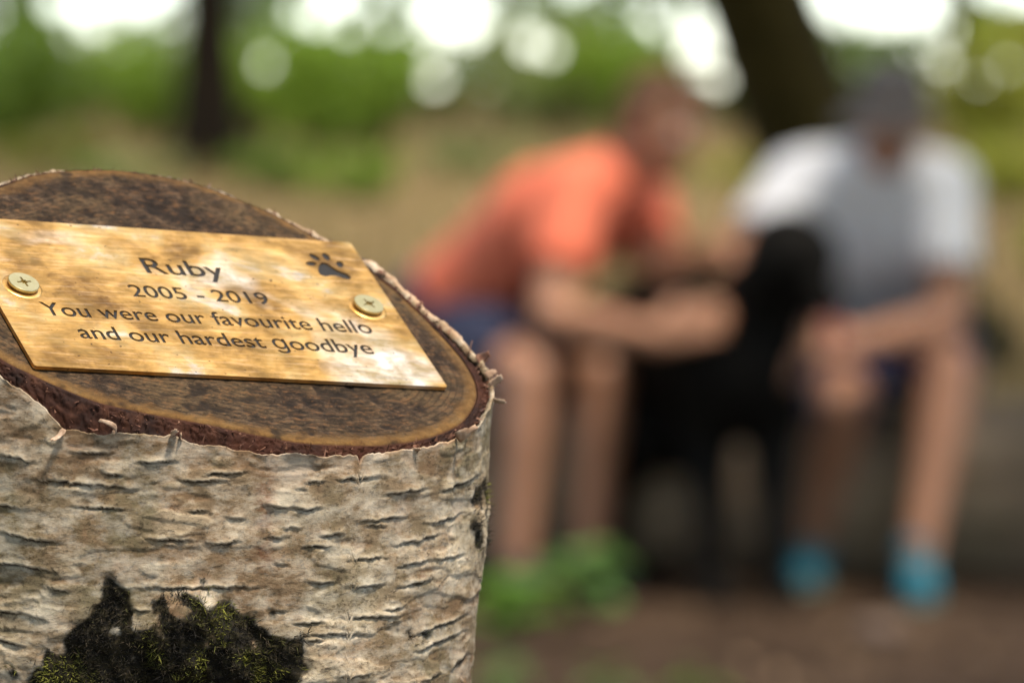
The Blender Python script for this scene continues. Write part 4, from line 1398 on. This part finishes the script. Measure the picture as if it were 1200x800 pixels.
def leaf_curtain(Y, x0, x1, y0, y1, dens, seed):
    pass


def bush(px, Y, w, h, leaf, label, n=2600, size=.10, seed=0, group=None, lift=0.0):
    rng = np.random.default_rng(seed)
    p = P(px, 150, Y); z0 = gz(p.x, p.y) - .03
    b = Vector((p.x, p.y, z0))
    t = thing('bush', b, label, 'bush', group)
    tubes, clumps = [], []
    for k in range(9):
        a = rng.uniform(0, 2 * math.pi); q = rng.uniform(.2, 1)
        e = b + Vector((math.cos(a) * w * q, math.sin(a) * w * .7 * q, h * rng.uniform(.55, .95)))
        tubes.append(tube(curve_pts(b, e, 6, .08, seed + k), [.022 * (1 - .8 * u) + .003 for u in np.linspace(0, 1, 6)], 6))
        for u in (.5, .8, 1.0):
            s = w * rng.uniform(.22, .42)
            c = b.lerp(e, u); c.z = max(c.z, z0 + lift + s * .4)
            clumps.append((tuple(c), (s, s, min(s, h * .3))))
    put('stem', merge_tubes('stem', tubes), BARK_D, t)
    pts = carve(blob_points(clumps, n, seed))
    pts = pts[pts[:, 2] > z0 + .02]
    put('foliage', leaves_mesh('foliage', pts, size, seed=seed), LEAF[leaf], t)


BG = 'bushes along the edge of the wood'
for a in [(10, 45, 1.0, 1.25, 1, 'dark green bush below the dark-leaved tree', 3000),
          (105, 56, .8, .80, 2, 'low pale green bush on the bank between dark bushes', 1500),
          (180, 47, .7, 1.15, 0, 'mid green bush just before the dark straight trunk', 2200),
          (300, 44, .7, 1.35, 1, 'deep green bush just past the dark straight trunk', 2400),
          (375, 42, .75, 1.15, 0, 'bright green bush, the brightest of the bushes', 3000),
          (440, 43, .62, 1.45, 1, 'tall deep green bush between the bright bush and the thin trunk', 2400),
          (525, 60, .7, .60, 2, 'small pale bush on the sunlit dry bank', 1300),
          (640, 50, .9, 1.15, 2, 'pale green bush right of the thin dark trunk', 2400),
          (735, 50, .9, 1.05, 0, 'green bush behind the head of the person in orange', 2400),
          (860, 56, .9, .85, 2, 'pale yellowish bush between the two heads', 1800),
          (980, 50, 1.0, 1.0, 1, 'dark bush behind the leaning trunk', 2400),
          (1165, 43, .9, 1.15, 3, 'yellow-green bush beside the white t-shirt', 3000),
          (1240, 46, .9, 1.2, 0, 'mid green bush past the yellow-green bush', 2400)]:
    bush(a[0], a[1], a[2], a[3], a[4], a[5], a[6], .11, int(a[0]), BG)
for k, (px, Y, w, h, leaf, lab) in enumerate([(60, 40, .5, .30, 3, 'low yellowish tuft in the dry grass below the dark bush'), (150, 37, .4, .26, 2, 'low pale tuft in the dry grass before the straight trunk'),
        (330, 36, .45, .34, 1, 'low dark tuft in the dry grass past the straight trunk'), (420, 35, .4, .36, 0, 'low green tuft in the dry grass below the tall deep green bush'),
        (560, 40, .45, .30, 2, 'low pale tuft in the dry grass by the thin trunk'), (1180, 34, .6, .5, 3, 'low olive yellow bramble behind the white t-shirt'), (890, 38, .5, .32, 3, 'low yellowish tuft in the dry grass between the heads')]):
    bush(px, Y, w, h, leaf, lab, 1100, .07, 300 + k, 'low tufts in the dry grass')
bush(1235, 26, .62, .42, 3, 'low olive yellow shrub by the log end', 2200, .07, 77)

# a belt of overhanging boughs that closes the view upwards, each bough on its own young tree
WHERE = ['beyond the dark bush', 'beyond the low pale bush', 'before the dark straight trunk', 'past the dark straight trunk', 'behind the deep green bush', 'behind the bright bush',
         'behind the tall deep green bush', 'before the thin dark trunk', 'past the thin dark trunk', 'behind the pale green bush', 'behind the head of the person in orange', 'between the two heads',
         'beside the leaning trunk', 'behind the grey cap', 'beside the thin trunk past the cap', 'behind the yellow-green bush', 'beyond the yellow-green bush']
for k, (px, Y, leaf) in enumerate([(-10, 52, 1), (50, 53, 1), (140, 53, 0), (235, 52, 1), (285, 52, 1), (345, 52, 0), (420, 53, 1), (480, 53, 0), (600, 54, 1), (660, 52, 0), (730, 53, 1), (800, 52, 0), (880, 54, 1), (1000, 53, 1), (1120, 53, 1), (1170, 53, 3), (1240, 52, 3)]):
    pt = P(px, 150, Y)
    hang = []
    rg = np.random.default_rng(500 + k)
    for q in range(13):
        c = P(px + rg.uniform(-62, 62), -150 + q * 20 + rg.normal() * 8, Y + rg.normal() * .5)
        hang.append((tuple(c), (rg.uniform(.36, .55), .4, rg.uniform(.28, .42))))
    tree('sapling', pt.x, pt.y, .045, 5.5, ('dark-leaved', 'bright green', 'pale')[0 if leaf == 1 else 1 if leaf in (0, 3) else 2] + ' low-boughed sapling ' + WHERE[k], (rg.normal() * .3, 0), 1.5, 2.6, leaf, 1600, .11, 60 + k, None, 'low-boughed saplings at the edge of the wood', hang, n_hang=2600)


# unseen trees added beside and behind the camera to block sky light and sun
first = tree('shade_tree', -5.5, -3.5, .22, 11, 'unseen tall broad-crowned tree added to shade the clearing', (.2, .2), 4.2, 0.9, 1, 9000, .36, 31, None, 'unseen shade trees round the clearing', do_carve=False, limbs=18)
for k, (x, y, rz, sc) in enumerate([(-0.5, -10.5, 1.3, 1.0), (4.7, 8.6, 2.2, .74), (-8.5, 4.5, 3.1, 1.05), (8.8, 4.0, 4.4, 1.0), (-8.0, 12.5, .6, 1.1), (8.2, 14.0, 5.2, .95), (9.0, -8.5, 2.7, .9), (-6.8, -10.5, 3.9, 1.0)]):
    c = first.copy(); COL.objects.link(c); c.location = (x, y, gz(x, y) - .08); c.rotation_euler = (0, 0, rz); c.scale = (sc, sc, sc)
    for ch in first.children:
        d = ch.copy(); COL.objects.link(d); d.parent = c


def broad_plant(px, Y, h, n, label, seed, leaf=0, cat='plant', size=.10, group=None):
    rng = np.random.default_rng(seed)
    p = P(px, 600, Y); b = Vector((p.x, p.y, gz(p.x, p.y) - .005))
    t = thing('leafy_plant', b, label, cat, group)
    bm_t = []
    for k in range(n):
        a = rng.uniform(0, 2 * math.pi); q = rng.uniform(.3, 1.0)
        tip = b + Vector((math.cos(a) * h * .38 * q, math.sin(a) * h * .38 * q, h * rng.uniform(.35, 1.0)))
        bm_t.append(tube(curve_pts(b, tip, 5, .06, seed + k), [.003, .0028, .0025, .002, .0015], 5))
        d = (tip - b); d.z *= .15; d.normalize(); d.z -= .25; s = d.cross(Vector((0, 0, 1))).normalized(); nn = s.cross(d)
        L = size * rng.uniform(.75, 1.2); V = []
        for i, (u, w) in enumerate(((0, .04), (.15, .26), (.4, .38), (.7, .27), (1, .02))):
            for e in (-1, 0, 1):
                V.append(tip + d * (L * u) + s * (L * w * e) + nn * (L * (.10 * abs(e) * w * 3 - .16 * u * u)))
        me = mesh_np('leaf', np.array(V), grid_faces(5, 3, False)); attr(me, 'tone', np.full(15, rng.uniform(.3, 1)))
        put('leaf', me, PLANT[leaf], t)
    put('stem', merge_tubes('stem', bm_t), PLANT_STEM, t)


PLANT = [leaf_mat('plant_leaf', (0.08, 0.20, 0.016), (0.17, 0.36, 0.035), .35), leaf_mat('plant_leaf_bluish', (0.09, 0.20, 0.045), (0.16, 0.32, 0.09), .35)]
PLANT_STEM = simple('plant_stem', (0.07, 0.12, 0.02), .6, (.1, .14, .03), 20)
broad_plant(602, 10.25, .12, 40, 'bright green leafy plant on the bare soil by the feet of the person in orange', 1, size=.075)
broad_plant(682, 10.75, .13, 40, 'slightly bluish green leafy plant in front of the second black shoe', 2, 1, size=.070)
broad_plant(590, 9.15, .07, 12, 'low bluish seedling on the soil beside the stump', 4, 1, size=.05)
broad_plant(708, 9.10, .08, 12, 'low bluish seedling out on the open soil', 5, 1, size=.05)
broad_plant(824, 9.20, .07, 10, 'tiny bright green seedling on the open soil', 6, 0, size=.045)

# pale stone on the soil in front of the teal trainer
p = P(1030, 745, 10.25); p.z = gz(p.x, p.y)
V, F = ellipsoid(p + Vector((0, 0, .018)), (.045, .036, .026))
V = V + (V - np.array(p)) * (.25 * fbm(V * 30, 4, 3))[:, None]
tag(put('stone', mesh_from((V, F)), simple('pinkish_stone', (.12, .08, .06), .85, (.18, .125, .10), 40, .4), None, p),
    'small pinkish stone on the soil in front of the teal trainers', 'stone')

# fallen leaves, twigs and dry grass: uncountable
n = 5200
yy = RNG.uniform(6.0, 20, n); xx = RNG.uniform(-1, 1, n) * (.5 + yy * .16)
zz = ground_z(xx, yy) + .008
me = leaves_mesh('fallen_leaves', np.stack([xx, yy, zz], 1), .06, flat=.9, seed=3)
fl = MT('fallen_leaf')
o = put('fallen_leaves', me, fl.set(Base_Color=fl.ramp(fl.attr('tone'), [(0, (.025, .015, .009)), (.5, (.07, .043, .026)), (.85, (.13, .085, .052)), (1, (.24, .16, .10))]), Roughness=.85, Specular_IOR_Level=.15))
tag(o, 'brown fallen leaves scattered over the bare soil', 'leaf litter', kind='stuff')
n = 26000
yy = 15 + 60 * RNG.uniform(0, 1, n) ** 1.3; xx = RNG.uniform(-1, 1, n) * (1.5 + yy * .15)
zz = ground_z(xx, yy)
hh = RNG.uniform(.08, .30, n); ang = RNG.uniform(0, 6.28, n); bw = .006 + .00012 * yy
b = np.stack([xx, yy, zz - .01], 1)
sd = np.stack([np.cos(ang), np.sin(ang), 0 * ang], 1) * bw[:, None]
tp = b + np.stack([RNG.normal(size=n) * .06, RNG.normal(size=n) * .06, hh], 1)
v = np.stack([b - sd, b + sd, tp], 1).reshape(-1, 3)
me = mesh_np('dry_grass', v, np.arange(3 * n).reshape(-1, 3), False)
attr(me, 'tone', np.repeat(np.clip(RNG.uniform(0, 1, n) * .7 + .3 * vnoise(b * .35, 9), 0, 1), 3))
dg_ = MT('dry_grass')
o = put('dry_grass', me, dg_.set(Base_Color=dg_.ramp(dg_.attr('tone'), [(0, (.07, .06, .015)), (.35, (.21, .15, .055)), (1, (.46, .35, .15))]), Roughness=.85))
tag(o, 'dry straw-coloured grass covering the bank behind the log', 'grass', kind='stuff')
